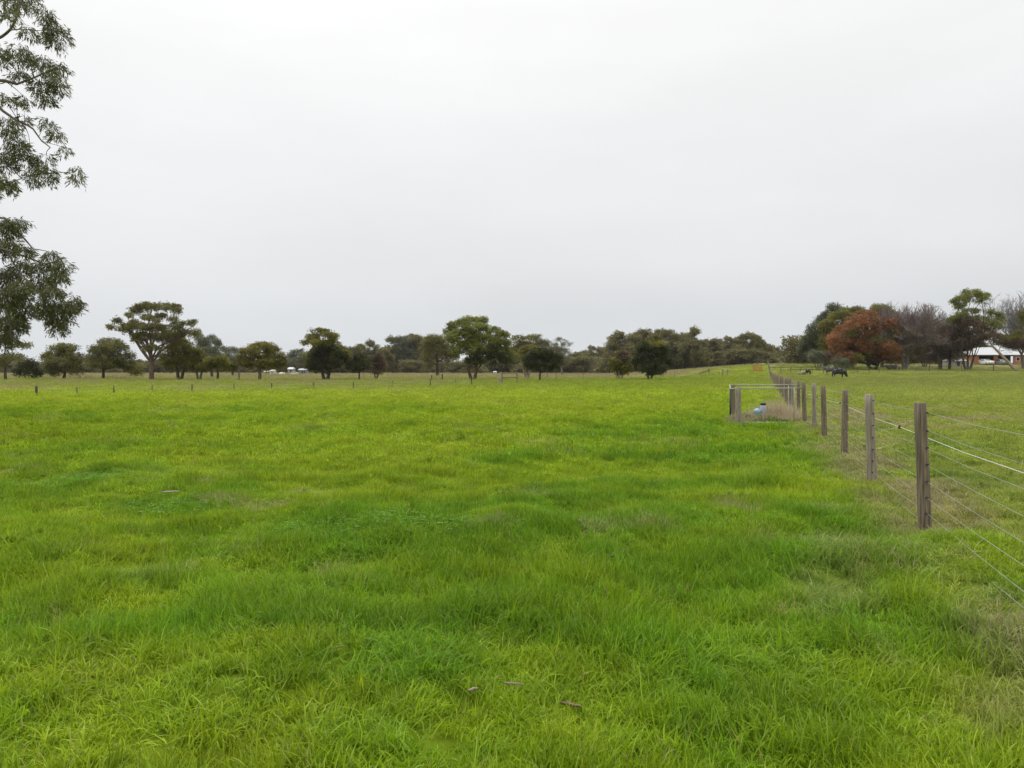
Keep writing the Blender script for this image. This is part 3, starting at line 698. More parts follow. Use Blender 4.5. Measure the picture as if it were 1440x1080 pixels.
protos = [far_proto(101, 17, 17, 3), far_proto(102, 20, 16, 4), far_proto(103, 13, 17, 4), far_proto(104, 24, 18, 3), far_proto(105, 11, 13, 3), far_proto(106, 15, 15, 4, 'euc'), far_proto(107, 18, 17, 3, 'grey')]
used = set()
def far_tree(px, Y, top, kind, label, group, wf=1.0):
    X = wx(px, Y); z = float(base_h(X, Y)); H = wz(top, Y)-z
    pr = protos[kind]; hh = [17, 16, 17, 18, 13, 15, 17][kind]
    if kind in used:
        r = pr.copy(); C.objects.link(r)
        for ch in pr.children:
            c = ch.copy(); C.objects.link(c); c.parent = r
    else: r = pr; used.add(kind)
    r.location = (X, Y, z); s = H/(hh*1.0); r.scale = (s*wf, s*wf, s); r.rotation_euler[2] = (px*1.7) % 6.28
    tag(r, label, 'tree', group)
A = 'far gums on the skyline at the left edge'; la = 'low far tree on the skyline at the left edge'
B_ = 'far gums between the vehicles and the brown tree'; 
segs = [
 ('far dark tree on the skyline left of the tallest umbrella gum', 'skyline trees left of the umbrella gum', [(12, 512), (28, 514), (48, 510), (62, 514), (118, 510), (130, 506), (168, 506), (196, 505)], 380),
 ('far tree low on the skyline between the umbrella gum and the two-trunked tree', 'skyline trees behind the left field trees', [(240, 502), (262, 500), (285, 498), (318, 500), (345, 499), (396, 508), (408, 505), (436, 506)], 360),
 ('far grey-green tree in the wood between the two-trunked tree and the biggest central tree', 'wood left of the biggest central tree', [(482, 487), (496, 483), (508, 484), (522, 482), (540, 486), (552, 477), (566, 472), (580, 471), (592, 472), (603, 474), (535, 496), (560, 494)], 330),
 ('far tree in the low wood just right of the biggest central tree', 'wood right of the biggest central tree', [(716, 488), (728, 486), (770, 484), (782, 490), (806, 494)], 330),
 ('low distant tree in the gap between the two dense dark small trees', 'low wood in the central gap', [(814, 496), (824, 495), (836, 487), (848, 488), (830, 502), (856, 500)], 400),
 ('far broad gum in the wood behind the dense dark cone-shaped tree', 'wood behind the cone-shaped tree', [(868, 474), (880, 467), (896, 465), (912, 464), (930, 465), (946, 466), (888, 486), (940, 484)], 300),
 ('far dark gum in the wood between the cone-shaped tree and the fence line', 'wood left of the vanishing fence', [(962, 463), (974, 465), (988, 474), (1003, 473), (1016, 478), (1028, 474), (1040, 471), (1054, 471), (980, 488), (1010, 492), (1046, 488), (1072, 470)], 300),
 ('far small tree at the end of the fence line before the tall right-hand clump', 'trees at the end of the fence', [(1084, 484), (1094, 490), (1104, 489), (1114, 486), (1126, 482), (1112, 498), (1100, 500)], 330),
]
rr_ = random.Random(8)
kk = 0
for lab, grp, lst, Y0 in segs:
    for px, top in lst:
        kind = kk % 7 if kk < 7 else rr_.choice([0, 1, 2, 3, 5, 6, 4] if top < 490 else [4, 5, 1, 0])
        kk += 1
        far_tree(px, Y0+rr_.uniform(-35, 45), top, kind, lab, grp, 1.0 if top < 490 else 1.5)

# far shrub screen under the wood: individual rounded shrubs, one shared mesh
def shrub_proto():
    rg = np.random.default_rng(200)
    P, D, CC, tone = crown_pts([(0, 0, 2.2, 4.2, 3, 2.2), (2.5, .5, 1.8, 3, 2.5, 1.8), (-2.6, .3, 2.6, 3, 2.4, 2.2)], rg, 1.0, 90, 1.0, .8, .4)
    P[:, 2] = np.maximum(P[:, 2], .1)
    V = leafcards(P, D, .3, .5, rg); n = len(P); root = empty('far_shrub')
    np_mesh('crown', V, np.arange(4*n).reshape(-1, 4), M['far'], root, {'v': ('FACE', 'FLOAT', np.clip(rg.uniform(.1, .9, n)+tone, 0, 1))})
    mb = MB()
    for k in range(4): mb.tube([(.3*k-.5, 0, -.3), (.6*k-1, .1, 1.2), (1.2*k-2, .2, 2.4)], [.12, .09, .05], 5, False)
    mb.build('stem', M['bark'], root); return root
sp_ = shrub_proto(); first = True
for lab, grp, a, b, Y0 in (('far dark shrub under the skyline trees on the left', 'shrubs under the left skyline trees', 0, 470, 350),
                      ('far dark shrub at the foot of the wood in the centre', 'shrubs at the foot of the central wood', 478, 860, 310),
                      ('far dark shrub at the foot of the wood left of the fence line', 'shrubs at the foot of the wood by the fence', 862, 1128, 286),
                      ('far dark shrub showing low between the trunks of the right-hand clump', 'shrubs behind the right-hand clump', 1135, 1362, 225)):
    px = a
    while px < b:
        Y = Y0+rr_.uniform(-6, 30); X = wx(px, Y)
        if first: r = sp_; first = False
        else:
            r = sp_.copy(); C.objects.link(r)
            for ch in sp_.children:
                c = ch.copy(); C.objects.link(c); c.parent = r
        s = rr_.uniform(1.2, 2.0); r.location = (X, Y, float(base_h(X, Y))); r.scale = (s*1.15, s, s*rr_.uniform(.5, .95)); r.rotation_euler[2] = rr_.choice([0, 3.14])+rr_.uniform(-.4, .4)
        tag(r, lab, 'shrub', grp); px += rr_.uniform(16, 30)

# ------------------------------------------------------------------ near gum (left edge)
def near_tree():
    rg = np.random.default_rng(77); Y0 = 20.0; X0 = wx(-330, Y0); Z0 = g(X0, Y0)
    root = empty('weeping_gum', (X0, Y0, Z0)); tag(root, 'near gum at the left edge with drooping narrow-leaved branches against the sky', 'tree')
    s = Y0/F
    ell = [(42, 3, 24, 10), (84, 50, 17, 22), (46, 46, 9, 9), (22, 22, 7, 6), (72, 26, 10, 14), (34, 76, 16, 15), (66, 92, 15, 15), (4, 78, 9, 20), (88, 98, 9, 12), (84, 118, 12, 16), (62, 122, 14, 15), (30, 104, 9, 9), (8, 136, 8, 7), (26, 142, 7, 6),
           (38, 140, 7, 9), (70, 140, 10, 8), (36, 165, 6, 5), (14, 176, 15, 15), (70, 172, 8, 7), (82, 186, 9, 8), (92, 208, 8, 5), (28, 205, 15, 18), (40, 225, 14, 16), (8, 225, 12, 16), (68, 240, 10, 17), (110, 250, 7, 7), (112, 237, 3, 3),
           (12, 258, 14, 10), (50, 246, 9, 10), (68, 220, 4, 4),
           (8, 318, 18, 16), (28, 312, 10, 8), (12, 345, 16, 18), (36, 350, 8, 9), (74, 358, 9, 9), (90, 372, 9, 9), (60, 375, 11, 12), (82, 388, 12, 12), (58, 398, 13, 16), (30, 372, 12, 12), (76, 408, 11, 10), (12, 385, 16, 14), (30, 402, 14, 14),
           (92, 428, 16, 10), (106, 424, 8, 9), (78, 436, 18, 14), (64, 428, 9, 14), (84, 452, 13, 13), (8, 418, 18, 18), (32, 428, 14, 20), (10, 450, 18, 18), (26, 452, 9, 12), (6, 474, 10, 12), (18, 474, 6, 10)]
    E = []
    for (x, y, a, b) in ell:
        yy = Y0+rg.uniform(-.9, .9); E.append((wx(x, yy)-X0, yy-Y0, wz(y, yy)-Z0, a*s, a*s*1.1, b*s))
    vis = len(E)
    for k in range(95):   # rest of the crown, outside the frame
        a = rg.uniform(0, 2*math.pi); q = math.sqrt(rg.uniform(0, 1))*5.2; z = rg.uniform(3.2, 13.5)
        x = q*math.cos(a); y = q*math.sin(a)
        if x+X0 > -13.6-1.0 and abs(y) < 3.5: continue
        E.append((x, y, z, rg.uniform(.4, .9), rg.uniform(.4, .9), rg.uniform(.3, .7)))
    V = []; tn = []; tw = MB(); anchors = []
    # limb skeleton
    mb = MB(); trunk = [(0, 0, -.3), (.05, 0, .4), (.15, .1, 2.2), (.1, 0, 4.4), (.4, .1, 7), (.7, .1, 10), (.8, 0, 12.6)]
    mb.tube(trunk, [.48, .36, .31, .27, .2, .13, .06], 10, False)
    def PX(a, b, dy=0): return (wx(a, Y0+dy)-X0, dy, wz(b, Y0+dy)-Z0)
    L_ = [([trunk[4], PX(-150, 190, -.5), PX(-60, 130), PX(-10, 115), PX(12, 116), PX(28, 121), PX(52, 112), PX(80, 100)], .07),
          ([PX(-60, 140, .2), PX(-8, 122, .1), PX(8, 120, .1), PX(20, 116, .1)], .022),
          ([trunk[5], PX(-120, 110, .4), PX(-30, 75, .3), PX(8, 55, .2), PX(20, 45, .1), PX(28, 30), PX(34, 12), PX(44, -8)], .06),
          ([PX(18, 46, .1), PX(34, 45), PX(58, 47), PX(80, 44)], .018),
          ([trunk[3], PX(-160, 215, .5), PX(-40, 130, .4), PX(-2, 146, .3), PX(8, 158, .2), PX(22, 168, .1), PX(34, 174), PX(50, 183), PX(62, 200), PX(74, 209)], .06),
          ([PX(30, 172), PX(44, 174), PX(54, 178), PX(62, 186), PX(58, 194)], .013),
          ([PX(32, 173), PX(40, 182), PX(44, 192), PX(46, 206)], .015),
          ([PX(62, 200), PX(80, 205), PX(97, 210)], .007),
          ([PX(-60, 270, .2), PX(10, 262), PX(34, 252), PX(56, 246), PX(80, 244), PX(106, 244)], .016),
          ([trunk[3], PX(-150, 330, -.2), PX(-50, 300, .3), PX(10, 308, .2), PX(40, 340, .1), PX(56, 360)], .05),
          ([trunk[3], PX(-160, 360, -.2), PX(-50, 340, -.3), PX(10, 352, -.1), PX(40, 362), PX(66, 372), PX(88, 364)], .05),
          ([PX(10, 352, -.1), PX(30, 385), PX(50, 405), PX(78, 424), PX(104, 416)], .022),
          ([trunk[2], PX(-160, 400, .4), PX(-40, 385, .3), PX(4, 410, .2), PX(16, 450, .1), PX(16, 478)], .045)]
    for pts, r in L_:
        n = len(pts); P2 = []
        for i in range(n-1):
            a = np.array(pts[i]); b = np.array(pts[i+1])
            for t in (0, .5): P2.append(tuple(a+(b-a)*t+rg.normal(0, .012, 3)*(t > 0)*min(3, np.linalg.norm(b-a))))
        P2.append(pts[-1]); m_ = len(P2)
        mb.tube(P2, [max(r*(1-.8*i/(m_-1)), .006) for i in range(m_)], 6, False); anchors += P2
    A_ = np.array(anchors+trunk[2:])
    for i, (x, y, z, rx, ry, rz) in enumerate(E):
        c = np.array([x, y, z]); near = A_[np.argmin(np.linalg.norm(A_-c, axis=1))]
        tw.tube(curve(near, c, rg, .1, 3), [.014, .011, .008, .005], 4, False)
        ns = max(8, int(78*(rx*rz)**.85/.12**.85)) if i < vis else int(30*rx*rz/.2)
        if i < vis: ns = int(ns*1.35)
        if 30 <= i < vis: ns = int(ns*1.45)
        for k in range(ns):
            d = rg.normal(0, 1, 3); d /= np.linalg.norm(d); q = rg.uniform(.1, 1)**.5
            p = c+d*q*np.array([rx, ry, rz])*.88
            if k % 3 == 0: tw.tube([tuple(c+(p-c)*.2+rg.normal(0, .02, 3)), tuple((c+p)/2+np.array([0, 0, .03])), tuple(p)], [.006, .005, .003], 3, False)
            dirn = d*np.array([1, 1, .3])+np.array([0, 0, -1.05])+rg.normal(0, .25, 3); dirn /= np.linalg.norm(dirn)
            nl = int(rg.integers(8, 15)) if i < vis else 12
            t = rg.uniform(0, .22, nl)[:, None]; Cn = p+dirn*t+rg.normal(0, .022, (nl, 3))
            d2 = dirn+rg.normal(0, .42, (nl, 3)); d2 /= np.linalg.norm(d2, axis=1)[:, None]
            w = np.cross(d2, rg.normal(0, 1, (nl, 3))); w /= np.linalg.norm(w, axis=1)[:, None]
            L = rg.uniform(.08, .145, nl)[:, None]; W = L*rg.uniform(.14, .23, nl)[:, None]
            if i >= vis: L = L*1.7; W = W*1.7
            V.append(np.stack([Cn, Cn+d2*L*.4+w*W*.5, Cn+d2*L, Cn+d2*L*.4-w*W*.5], 1).reshape(-1, 3)); tn.append(np.clip(rg.uniform(0, .8, nl)+rg.uniform(0, .3), 0, 1))
    V = np.concatenate(V); tn = np.concatenate(tn)
    np_mesh('leaves', V, np.arange(len(V)).reshape(-1, 4), M['near'], root, {'v': ('FACE', 'FLOAT', tn)})
    mb.build('trunk', M['bark_grey'], root, smooth=True); tw.build('twigs', M['bark'], root)
    print('near leaves', len(tn))
near_tree()

# ------------------------------------------------------------------ main fence
def pole_mesh(h, r, seed, n=12, below=.3, lean=(0, 0)):
    rg = random.Random(seed); mb = MB(); k = 9
    V = []; Fc = []
    zs = [-below+(h+below)*i/(k-1) for i in range(k)]+[h+.004]
    for i, z in enumerate(zs):
        rr = r*(1.04-.1*z/h)*(.9 if i == k else 1)
        for j in range(n):
            t = 2*math.pi*j/n; q = rr*(1+.035*math.sin(3*t+seed)+rg.uniform(-.025, .025))
            V.append((q*math.cos(t)+lean[0]*z, q*math.sin(t)+lean[1]*z, z))
    m = len(zs)
    for i in range(m-1):
        for j in range(n): Fc.append((i*n+j, i*n+(j+1) % n, (i+1)*n+(j+1) % n, (i+1)*n+j))
    Fc.append(tuple((m-1)*n+j for j in range(n)))
    return MB().add(V, Fc)
def make_fence():
    root = empty('wire_fence', (float(fence_x(7.4)), 7.4, 0)); tag(root, 'long timber-post wire fence running away from the right foreground to the far wood', 'fence')
    ox, oy = root.location.x, root.location.y
    PP = [(3.03-.0, 4.4), (3.93, 7.41), (4.80, 10.4), (5.87, 13.8), (7.12, 17.8), (7.78, 20.1), (8.36, 22.3), (9.2, 25.1)]
    y = 28.0
    while y < 215: PP.append((float(fence_x(y)), y)); y += 3.1
    PP = [(2.1, 1.3)]+PP
    protos = {}
    rg = random.Random(3)
    pts = []
    for i, (x, y) in enumerate(PP):
        z = float(base_h(x, y)) + (float(bump_h(np.array([x]), np.array([y]))[0]) if y < 30 else 0)
        z0 = float(base_h(x, y)); pts.append((x, y, z0))
        k = i if i < 8 else 8+i % 4
        H = [1.22, 1.2, 1.24, 1.23, 1.2, 1.19, 1.22, 1.2][i] if i < 8 else 1.2
        if k not in protos:
            o = pole_mesh(H, [.057, .06, .058, .061, .056, .062, .057, .06][i] if i < 8 else .057, k*5+1, 14 if i < 8 else 8, .35, (rg.uniform(-.04, .018), rg.uniform(-.03, .03))).build('post', M['post'] if k % 3 else M['post_pale'], root, smooth=True)
            protos[k] = o
        else:
            o = protos[k].copy(); C.objects.link(o); o.parent = root
        o.location = (x-ox, y-oy, z0); o.rotation_euler[2] = rg.uniform(0, .3)
    for wi, h in enumerate((1.15, .98, .82, .66, .50, .35, .20, .09)):
        P = []
        for i, (x, y, z) in enumerate(pts):
            P.append((x-ox, y-oy, z+h+rg.uniform(-.008, .008)))
            if i < 12 and i < len(pts)-1:
                x2, y2, z2 = pts[i+1]; P.append(((x+x2)/2-ox, (y+y2)/2-oy, (z+z2)/2+h-.012))
        MB().tube(P, .0018 if wi else .0022, 5, False).build('wire', M['wire'], root, smooth=True)
    # stand-off live wire with insulators
    P = []
    for i, (x, y, z) in enumerate(pts[:60]): P.append((x-ox+.32, y-oy-.08, z+.79+(.015 if i % 2 else -.012)))
    MB().tube(P, .0027, 6, False).build('live_wire', M['hot'], root, smooth=True)
    for i in (3, 5, 7, 9, 11, 13, 15):
        x, y, z = pts[i]
        q = P[i]; a = MB().tube([(x-ox+.05, y-oy, z+.76), (x-ox+.2, y-oy-.03, z+.77), (q[0], q[1], q[2])], .004, 5).build('insulator_arm', M['wire'], root)
        MB().lathe([(.010, -.024), (.024, -.02), (.012, -.008), (.024, 0), (.012, .01), (.022, .02), (.008, .026)], 10, q).build('insulator', M['black'], a, smooth=True)
    # dark dots standing in for the shaded drilled wire holes on the near posts
    for i in range(1, 5):
        x, y, z = pts[i]; s = MB()
        for h in (1.15, .98, .82, .66, .50, .35, .20):
            s.box(x-ox-.028, x-ox-.012, y-oy-.068, y-oy-.050, z+h-.007, z+h+.010)
        s.build('wire_hole_dot', M['darkmetal'], root)
make_fence()

# ------------------------------------------------------------------ small pen against the fence
def pen():
    root = empty('steel_pen', (6.42, 22.3, 0)); tag(root, 'small pipe-railed pen with two timber corner posts against the wire fence', 'pen')
    ox, oy = 6.42, 22.3
    def L(x, y, z): return (x-ox, y-oy, z)
    fl = (6.45, 22.3); rl = (7.22, 25.6); fr = (8.30, 22.45); rr = (9.32, 25.6); dl = (6.62, 23.7)
    for k, (x, y) in enumerate((fl, rl)):
        o = pole_mesh(1.07, .085, 60+k, 12, .3).build('post', M['post_pale'] if k == 0 else M['post'], root, smooth=True); o.location = L(x, y, 0)
    o = MB().tube([L(dl[0], dl[1], -.1), L(dl[0], dl[1], 1.0)], .028, 8).build('gate_stile', M['darkmetal'], root, smooth=True)
    for (a, b, z) in ((fl, fr, 1.045), (rl, rr, 1.09), (fl, fr, .07), (rl, rr, .12)):
        MB().tube([L(a[0]+.05, a[1]-.09, z), L((a[0]+b[0])/2, (a[1]+b[1])/2-.09, z-.006), L(b[0], b[1]-.09, z)], .017, 8).build('rail', M['galv'], root, smooth=True)
    MB().tube([L(fl[0]-.09, fl[1], 1.035), L(dl[0], dl[1], 1.0), L(rl[0]-.09, rl[1], 1.085)], .016, 8).build('rail', M['galv'], root, smooth=True)
    for (x, y) in ((8.05, 22.4), (9.0, 25.55)):
        MB().tube([L(x, y-.09, .02), L(x, y-.09, 1.06)], .013, 8).build('upright', M['galv'], root, smooth=True)
    # light netting on the front panel
    nt_ = MB()
    for i in range(1, 9):
        z = .07+.12*i
        nt_.tube([L(fl[0]+.05, fl[1]-.09, z), L(fr[0], fr[1]-.09, z)], .0016, 3, False)
    nt_.build('netting', M['wire'], root)
pen()
def valve():
    x, y = 7.56, 23.7; z = .0
    root = empty('water_valve', (x, y, z)); tag(root, 'light blue water fitting with a black cap standing in the weeds inside the pen', 'water fitting')
    MB().lathe([(.03, .0), (.035, .14), (.07, .21), (.092, .26), (.095, .31), (.08, .35), (.04, .38)], 18, (-.13, 0, .02)).build('float_body', M['blue'], root, smooth=True)
    MB().lathe([(.075, 0), (.075, .30), (.085, .34), (.085, .47), (.07, .5)], 18, (.06, .02, 0)).build('riser', M['lav'], root, smooth=True)
    MB().lathe([(.08, 0), (.085, .01), (.085, .055), (.06, .075)], 18, (.06, .02, .503)).build('cap', M['black'], root, smooth=True)
    MB().tube([(-.1, 0, .3), (-.02, .01, .33), (.05, .02, .3)], .035, 10).build('pipe', M['blue'], root, smooth=True)
valve()
def weeds():
    rg = np.random.default_rng(9)
    def mk(name, label, boxes, m, w):
        V = []; vv = []
        for (x, y, rx, ry, n, h) in boxes:
            a = rg.uniform(0, 6.28, n); q = np.sqrt(rg.uniform(0, 1, n))
            X = x+rx*q*np.cos(a); Y = y+ry*q*np.sin(a); Z = G(X, Y)-.02
            hh = h*rg.uniform(.5, 1.05, n)*(1.05-.55*q); az = rg.uniform(0, 6.28, n); le = rg.uniform(.1, .6, n)*hh
            dx, dy = np.cos(az), np.sin(az); tw = rg.uniform(0, 3.14, n); sx, sy = np.cos(tw)*w, np.sin(tw)*w
            p = np.stack([X, Y, Z], -1)
            m1 = p+np.stack([dx*le*.4, dy*le*.4, hh*.6], -1); e = p+np.stack([dx*le, dy*le, hh], -1)
            sd = np.stack([sx, sy, 0*sx], -1)
            V.append(np.stack([p-sd*.5, p+sd*.5, m1+sd*.6, m1-sd*.6], 1).reshape(-1, 3)); V.append(np.stack([m1-sd*.6, m1+sd*.6, e+sd*.25, e-sd*.25], 1).reshape(-1, 3))
            t = rg.uniform(0, 1, n); vv += [t, t]
        V = np.concatenate(V)
        o = np_mesh(name, V, np.arange(len(V)).reshape(-1, 4), M[m], attr={'v': ('FACE', 'FLOAT', np.concatenate(vv))})
        tag(o, label, 'weeds', kind='stuff')
    mk('dry_weeds', 'pinkish-brown dry weeds filling the small pen', [(8.0, 24.0, .85, .9, 1300, .80), (8.5, 24.9, .6, .7, 1000, .78), (7.4, 22.9, .7, .35, 1100, .36), (6.75, 23.2, .35, .8, 500, .42), (8.25, 23.0, .4, .5, 900, .45)], 'weed', .008)
    mk('green_weeds', 'low green weeds at the left side inside the small pen', [(7.0, 23.3, .45, .6, 1200, .34), (7.5, 22.75, .6, .3, 900, .22)], 'weedg', .012)
    B = []
    for i in range(60):
        y = rg.uniform(3.5, 30); B.append((float(fence_x(y))+rg.normal(-.15, .3), y, rg.uniform(.12, .4), rg.uniform(.2, .6), int(rg.integers(20, 80)), rg.uniform(.07, .19)))
    mk('dry_grass', 'straw-coloured dry grass along the foot of the wire fence', B, 'weed', .0045)
weeds()

# ------------------------------------------------------------------ left wire fence and rails
def low_fence():
    lst = [(51, 557, 545.5), (108, 555, 545), (160, 553, 544), (214, 552, 543), (270, 550, 541), (329, 549, 540.5), (382, 548, 540), (441, 547.5, 538), (497, 546, 537.5), (552, 544.5, 536), (605, 543.5, 534), (641, 543, 533.5), (663, 542.5, 532)]
    pts = []
    for px, b, t in lst:
        Y = CAMH*F/(b-HZ); pts.append((wx(px, Y), Y, (b-t)*Y/F))
    ox, oy = pts[0][:2]
    root = empty('low_wire_fence', (ox, oy, 0)); tag(root, 'low thin-posted wire fence crossing the left field in front of the trees', 'fence')
    for i, (x, y, h) in enumerate(pts):
        o = pole_mesh(h+.12, .05 if i not in (0, 7, 12) else .075, 80+i, 7, .25).build('post', M['post'] if i % 2 else M['bark'], root, smooth=True)
        o.location = (x-ox, y-oy, g(x, y)-.05)
    for f in (.45, .85):
        MB().tube([(x-ox, y-oy+.06, g(x, y)+h*f) for x, y, h in pts], .006, 4, False).build('wire', M['wire'], root)
    return pts
low_fence()
def simple_rail(name, label, Y, posts, rails, m='post', pr=.06, cat='rail', rr=.04, z0=None, strip=False):
    x0 = wx(posts[0][0], Y); zb = g(x0, Y)
    root = empty(name, (x0, Y, zb)); tag(root, label, cat)
    for k, (px, top) in enumerate(posts):
        x = wx(px, Y); zz = g(x, Y); h = wz(top, Y)-zz
        o = pole_mesh(h, pr, 120+k, 8, .25).build('post', M[m], root, smooth=True); o.location = (x-x0, 0, zz-zb)
    for (pa, ya, pb, yb) in rails:
        MB().tube([(wx(pa, Y)-x0, -.05, wz(ya, Y)-zb), (wx(pb, Y)-x0, -.05, wz(yb, Y)-zb)], rr, 6).build('rail', M[m], root, smooth=True)
    return root
simple_rail('rail_frame', 'timber gate frame with two rails standing in the field left of the dense dark dome', 86, [(706, 524), (727, 523.5)], [(705, 525, 728, 524.5), (706, 531, 727, 530.5)], rr=.05, pr=.065, cat='gate frame')
def block():
    Y = 85; x = wx(702.5, Y); z = g(x, Y)
    r = pole_mesh(.85, .20, 150, 10, .2).build('strainer_post', M['post_pale'], smooth=True); r.location = (x, Y, z)
    tag(r, 'thick pale grey strainer post at the left foot of the timber gate frame', 'post')
block()
simple_rail('post_pair', 'two short dark posts in the grass left of the biggest central tree', 118, [(607, 527.5), (622, 526)], [(607, 532, 622, 532)], m='bark', pr=.1, rr=.02, cat='posts')
simple_rail('rail_frame', 'short timber rail on one post right of the dense dark dome', 128, [(770, 524), (782, 524)], [(768, 524.5, 782, 524.5)], cat='gate frame')
simple_rail('rail_frame', 'sloping timber rail and dark posts between the cone-shaped tree and the pen', 150, [(983, 524), (997, 518)], [(983, 525, 997, 520.5)], m='bark', pr=.09, rr=.07, cat='rail')
simple_rail('grey_posts', 'pair of pale grey posts beyond the pen, left of the red gate', 140, [(1016, 518.5), (1023, 518.5)], [(1016, 521, 1023, 521)], m='post_pale', pr=.16, rr=.05, cat='posts')
simple_rail('lone_post', 'single thin post right of the cone-shaped tree', 132, [(949, 521)], [], cat='post')
simple_rail('lone_post', 'single thin post between the dense dark dome and the small brownish tree', 130, [(820, 524)], [], cat='post')
def red_gate():
    Y = 150; x0 = wx(1059, Y); zb = g(x0, Y); w = 12*Y/F
    root = empty('red_gate', (x0, Y, zb)); tag(root, 'red steel gate standing at the far end beside the wire fence', 'gate')
    for i in range(5): MB().tube([(0, 0, .2+.25*i), (w, 0, .2+.25*i)], .055, 6).build('rail', M['redp'], root)
    for x in (0, w): MB().tube([(x, .01, 0), (x, .01, 1.3)], .04, 6).build('upright', M['redp'], root)
red_gate()
def yard():
    Y = 141; px = [1082, 1098, 1112, 1126, 1142, 1158, 1174, 1190, 1206, 1222, 1236]
    simple_rail('yard_rail', 'dark green cattle yard rail fence behind the cows', Y, [(p, 516.2) for p in px], [(1080, 516.6, 1237, 516.0), (1112, 519.5, 1237, 519.5)], m='rail', pr=.05, rr=.045, cat='fence')
yard()
def right_fence():
    Y = 150; pxs = list(range(1262, 1500, 45))
    x0 = wx(1262, Y); zb = g(x0, Y); root = empty('boundary_fence', (x0, Y, zb)); tag(root, 'post and wire fence in front of the white-roofed brick house', 'fence')
    P = []
    for k, p in enumerate(pxs):
        x = wx(p, Y); z = g(x, Y); o = pole_mesh(1.45, .11, 170+k, 8, .25).build('post', M['bark_red'] if k % 2 else M['post'], root, smooth=True); o.location = (x-x0, 0, z-zb); P.append((x-x0, z-zb))
    for h in (.4, .8, 1.2): MB().tube([(x, -.12, z+h) for x, z in P], .012, 4, False).build('wire', M['wire'], root)
right_fence()

# ------------------------------------------------------------------ cattle
def cow(name, label, px, Y, rz, pose, m, sc=1.0, group='cattle on the right'):
    x = wx(px, Y); z = g(x, Y)
    root = empty(name, (x, Y, z), rz); root.scale = (sc,)*3; tag(root, label, 'cow', group)
    V = []; E = []; Rd = []
    def ch(pts, start=None):
        prev = start
        for p, r in pts:
            V.append(p); Rd.append(r)
            if prev is not None: E.append((prev, len(V)-1))
            prev = len(V)-1
        return prev
    dz = 0 if pose != 'lie' else -.58
    ch([((0, 0, .98+dz), (.42, .46))]); 
    sh = ch([((.35, 0, 1.0+dz), (.41, .46)), ((.68, 0, 1.04+dz), (.34, .44))], 0)
    ru = ch([((-.38, 0, 1.02+dz), (.40, .43)), ((-.72, 0, 1.05+dz), (.33, .36))], 0)
    ch([((-.9, 0, 1.12+dz), (.05, .06)), ((-.95, 0, .8+dz*.8), (.03, .03)), ((-.94, 0, .5+dz*.5), (.045, .045))], ru)
    if pose == 'graze': hd = [((.98, 0, .86), (.22, .28)), ((1.22, 0, .56), (.17, .20)), ((1.30, 0, .34), (.15, .17)), ((1.42, 0, .12), (.10, .11))]
    else: hd = [((.95, 0, 1.2+dz), (.22, .28)), ((1.15, 0, 1.38+dz), (.13, .15)), ((1.34, 0, 1.32+dz), (.12, .13)), ((1.56, 0, 1.18+dz), (.08, .08))]
    n0 = ch(hd[:2], sh); hh = len(V)-1
    for s in (-1, 1):
        e = V[hh]; ch([((e[0]-.02, s*.16, e[2]+.06), (.05, .03)), ((e[0]-.06, s*.28, e[2]+.05), (.03, .02))], hh)
    ch(hd[2:], hh)
    if pose != 'lie':
        for s in (-1, 1):
            o_ = .07*s
            ch([((.62+o_, s*.17, .72), (.14, .14)), ((.64+o_, s*.18, .42), (.095, .095)), ((.63+o_, s*.18, .12), (.05, .05)), ((.66+o_, s*.18, .02), (.07, .055))], sh)
            ch([((-.66-o_, s*.18, .76), (.18, .15)), ((-.80-o_, s*.18, .46), (.10, .095)), ((-.74-o_, s*.18, .14), (.05, .05)), ((-.70-o_, s*.18, .02), (.07, .055))], ru)
    else:
        for s in (-1, 1):
            ch([((.70, s*.27, .22), (.12, .10)), ((.95, s*.30, .10), (.07, .06)), ((.72, s*.36, .06), (.05, .05))], sh)
            ch([((-.55, s*.33, .22), (.18, .14)), ((-.2, s*.42, .10), (.08, .07)), ((-.5, s*.46, .06), (.05, .05))], ru)
    me = bpy.data.meshes.new('body'); me.from_pydata(V, E, []); me.materials.append(M[m]); me.update()
    o = link(bpy.data.objects.new('body', me)); o.parent = root
    md = o.modifiers.new('skin', 'SKIN'); md.use_smooth_shade = True
    for i, r in enumerate(Rd): me.skin_vertices[0].data[i].radius = r
    me.skin_vertices[0].data[0].use_root = True
    s_ = o.modifiers.new('sub', 'SUBSURF'); s_.levels = 1; s_.render_levels = 2
    me.update()
cow('black_cow', 'black cow grazing with head down, nearest of the cattle', 1179, 126, 0.12, 'graze', 'cow', 1.08)
cow('dark_cow', 'dark cow with grey sheen standing side-on just behind the grazing black cow', 1168, 136, math.pi-.1, 'stand', 'cowsheen', 1.0)
cow('black_calf', 'small black cow standing end-on beside the cream calf', 1136.5, 137, math.pi/2+.35, 'graze', 'cow', .66)
cow('cream_calf', 'cream and black calf resting beside the small black cow', 1127, 137, .25, 'lie', 'cream', .66)
cow('black_cow', 'black cow lying under the rust-coloured tree, near the leafless tree trunk', 1257, 158, math.pi-.15, 'lie', 'cow', 1.25)

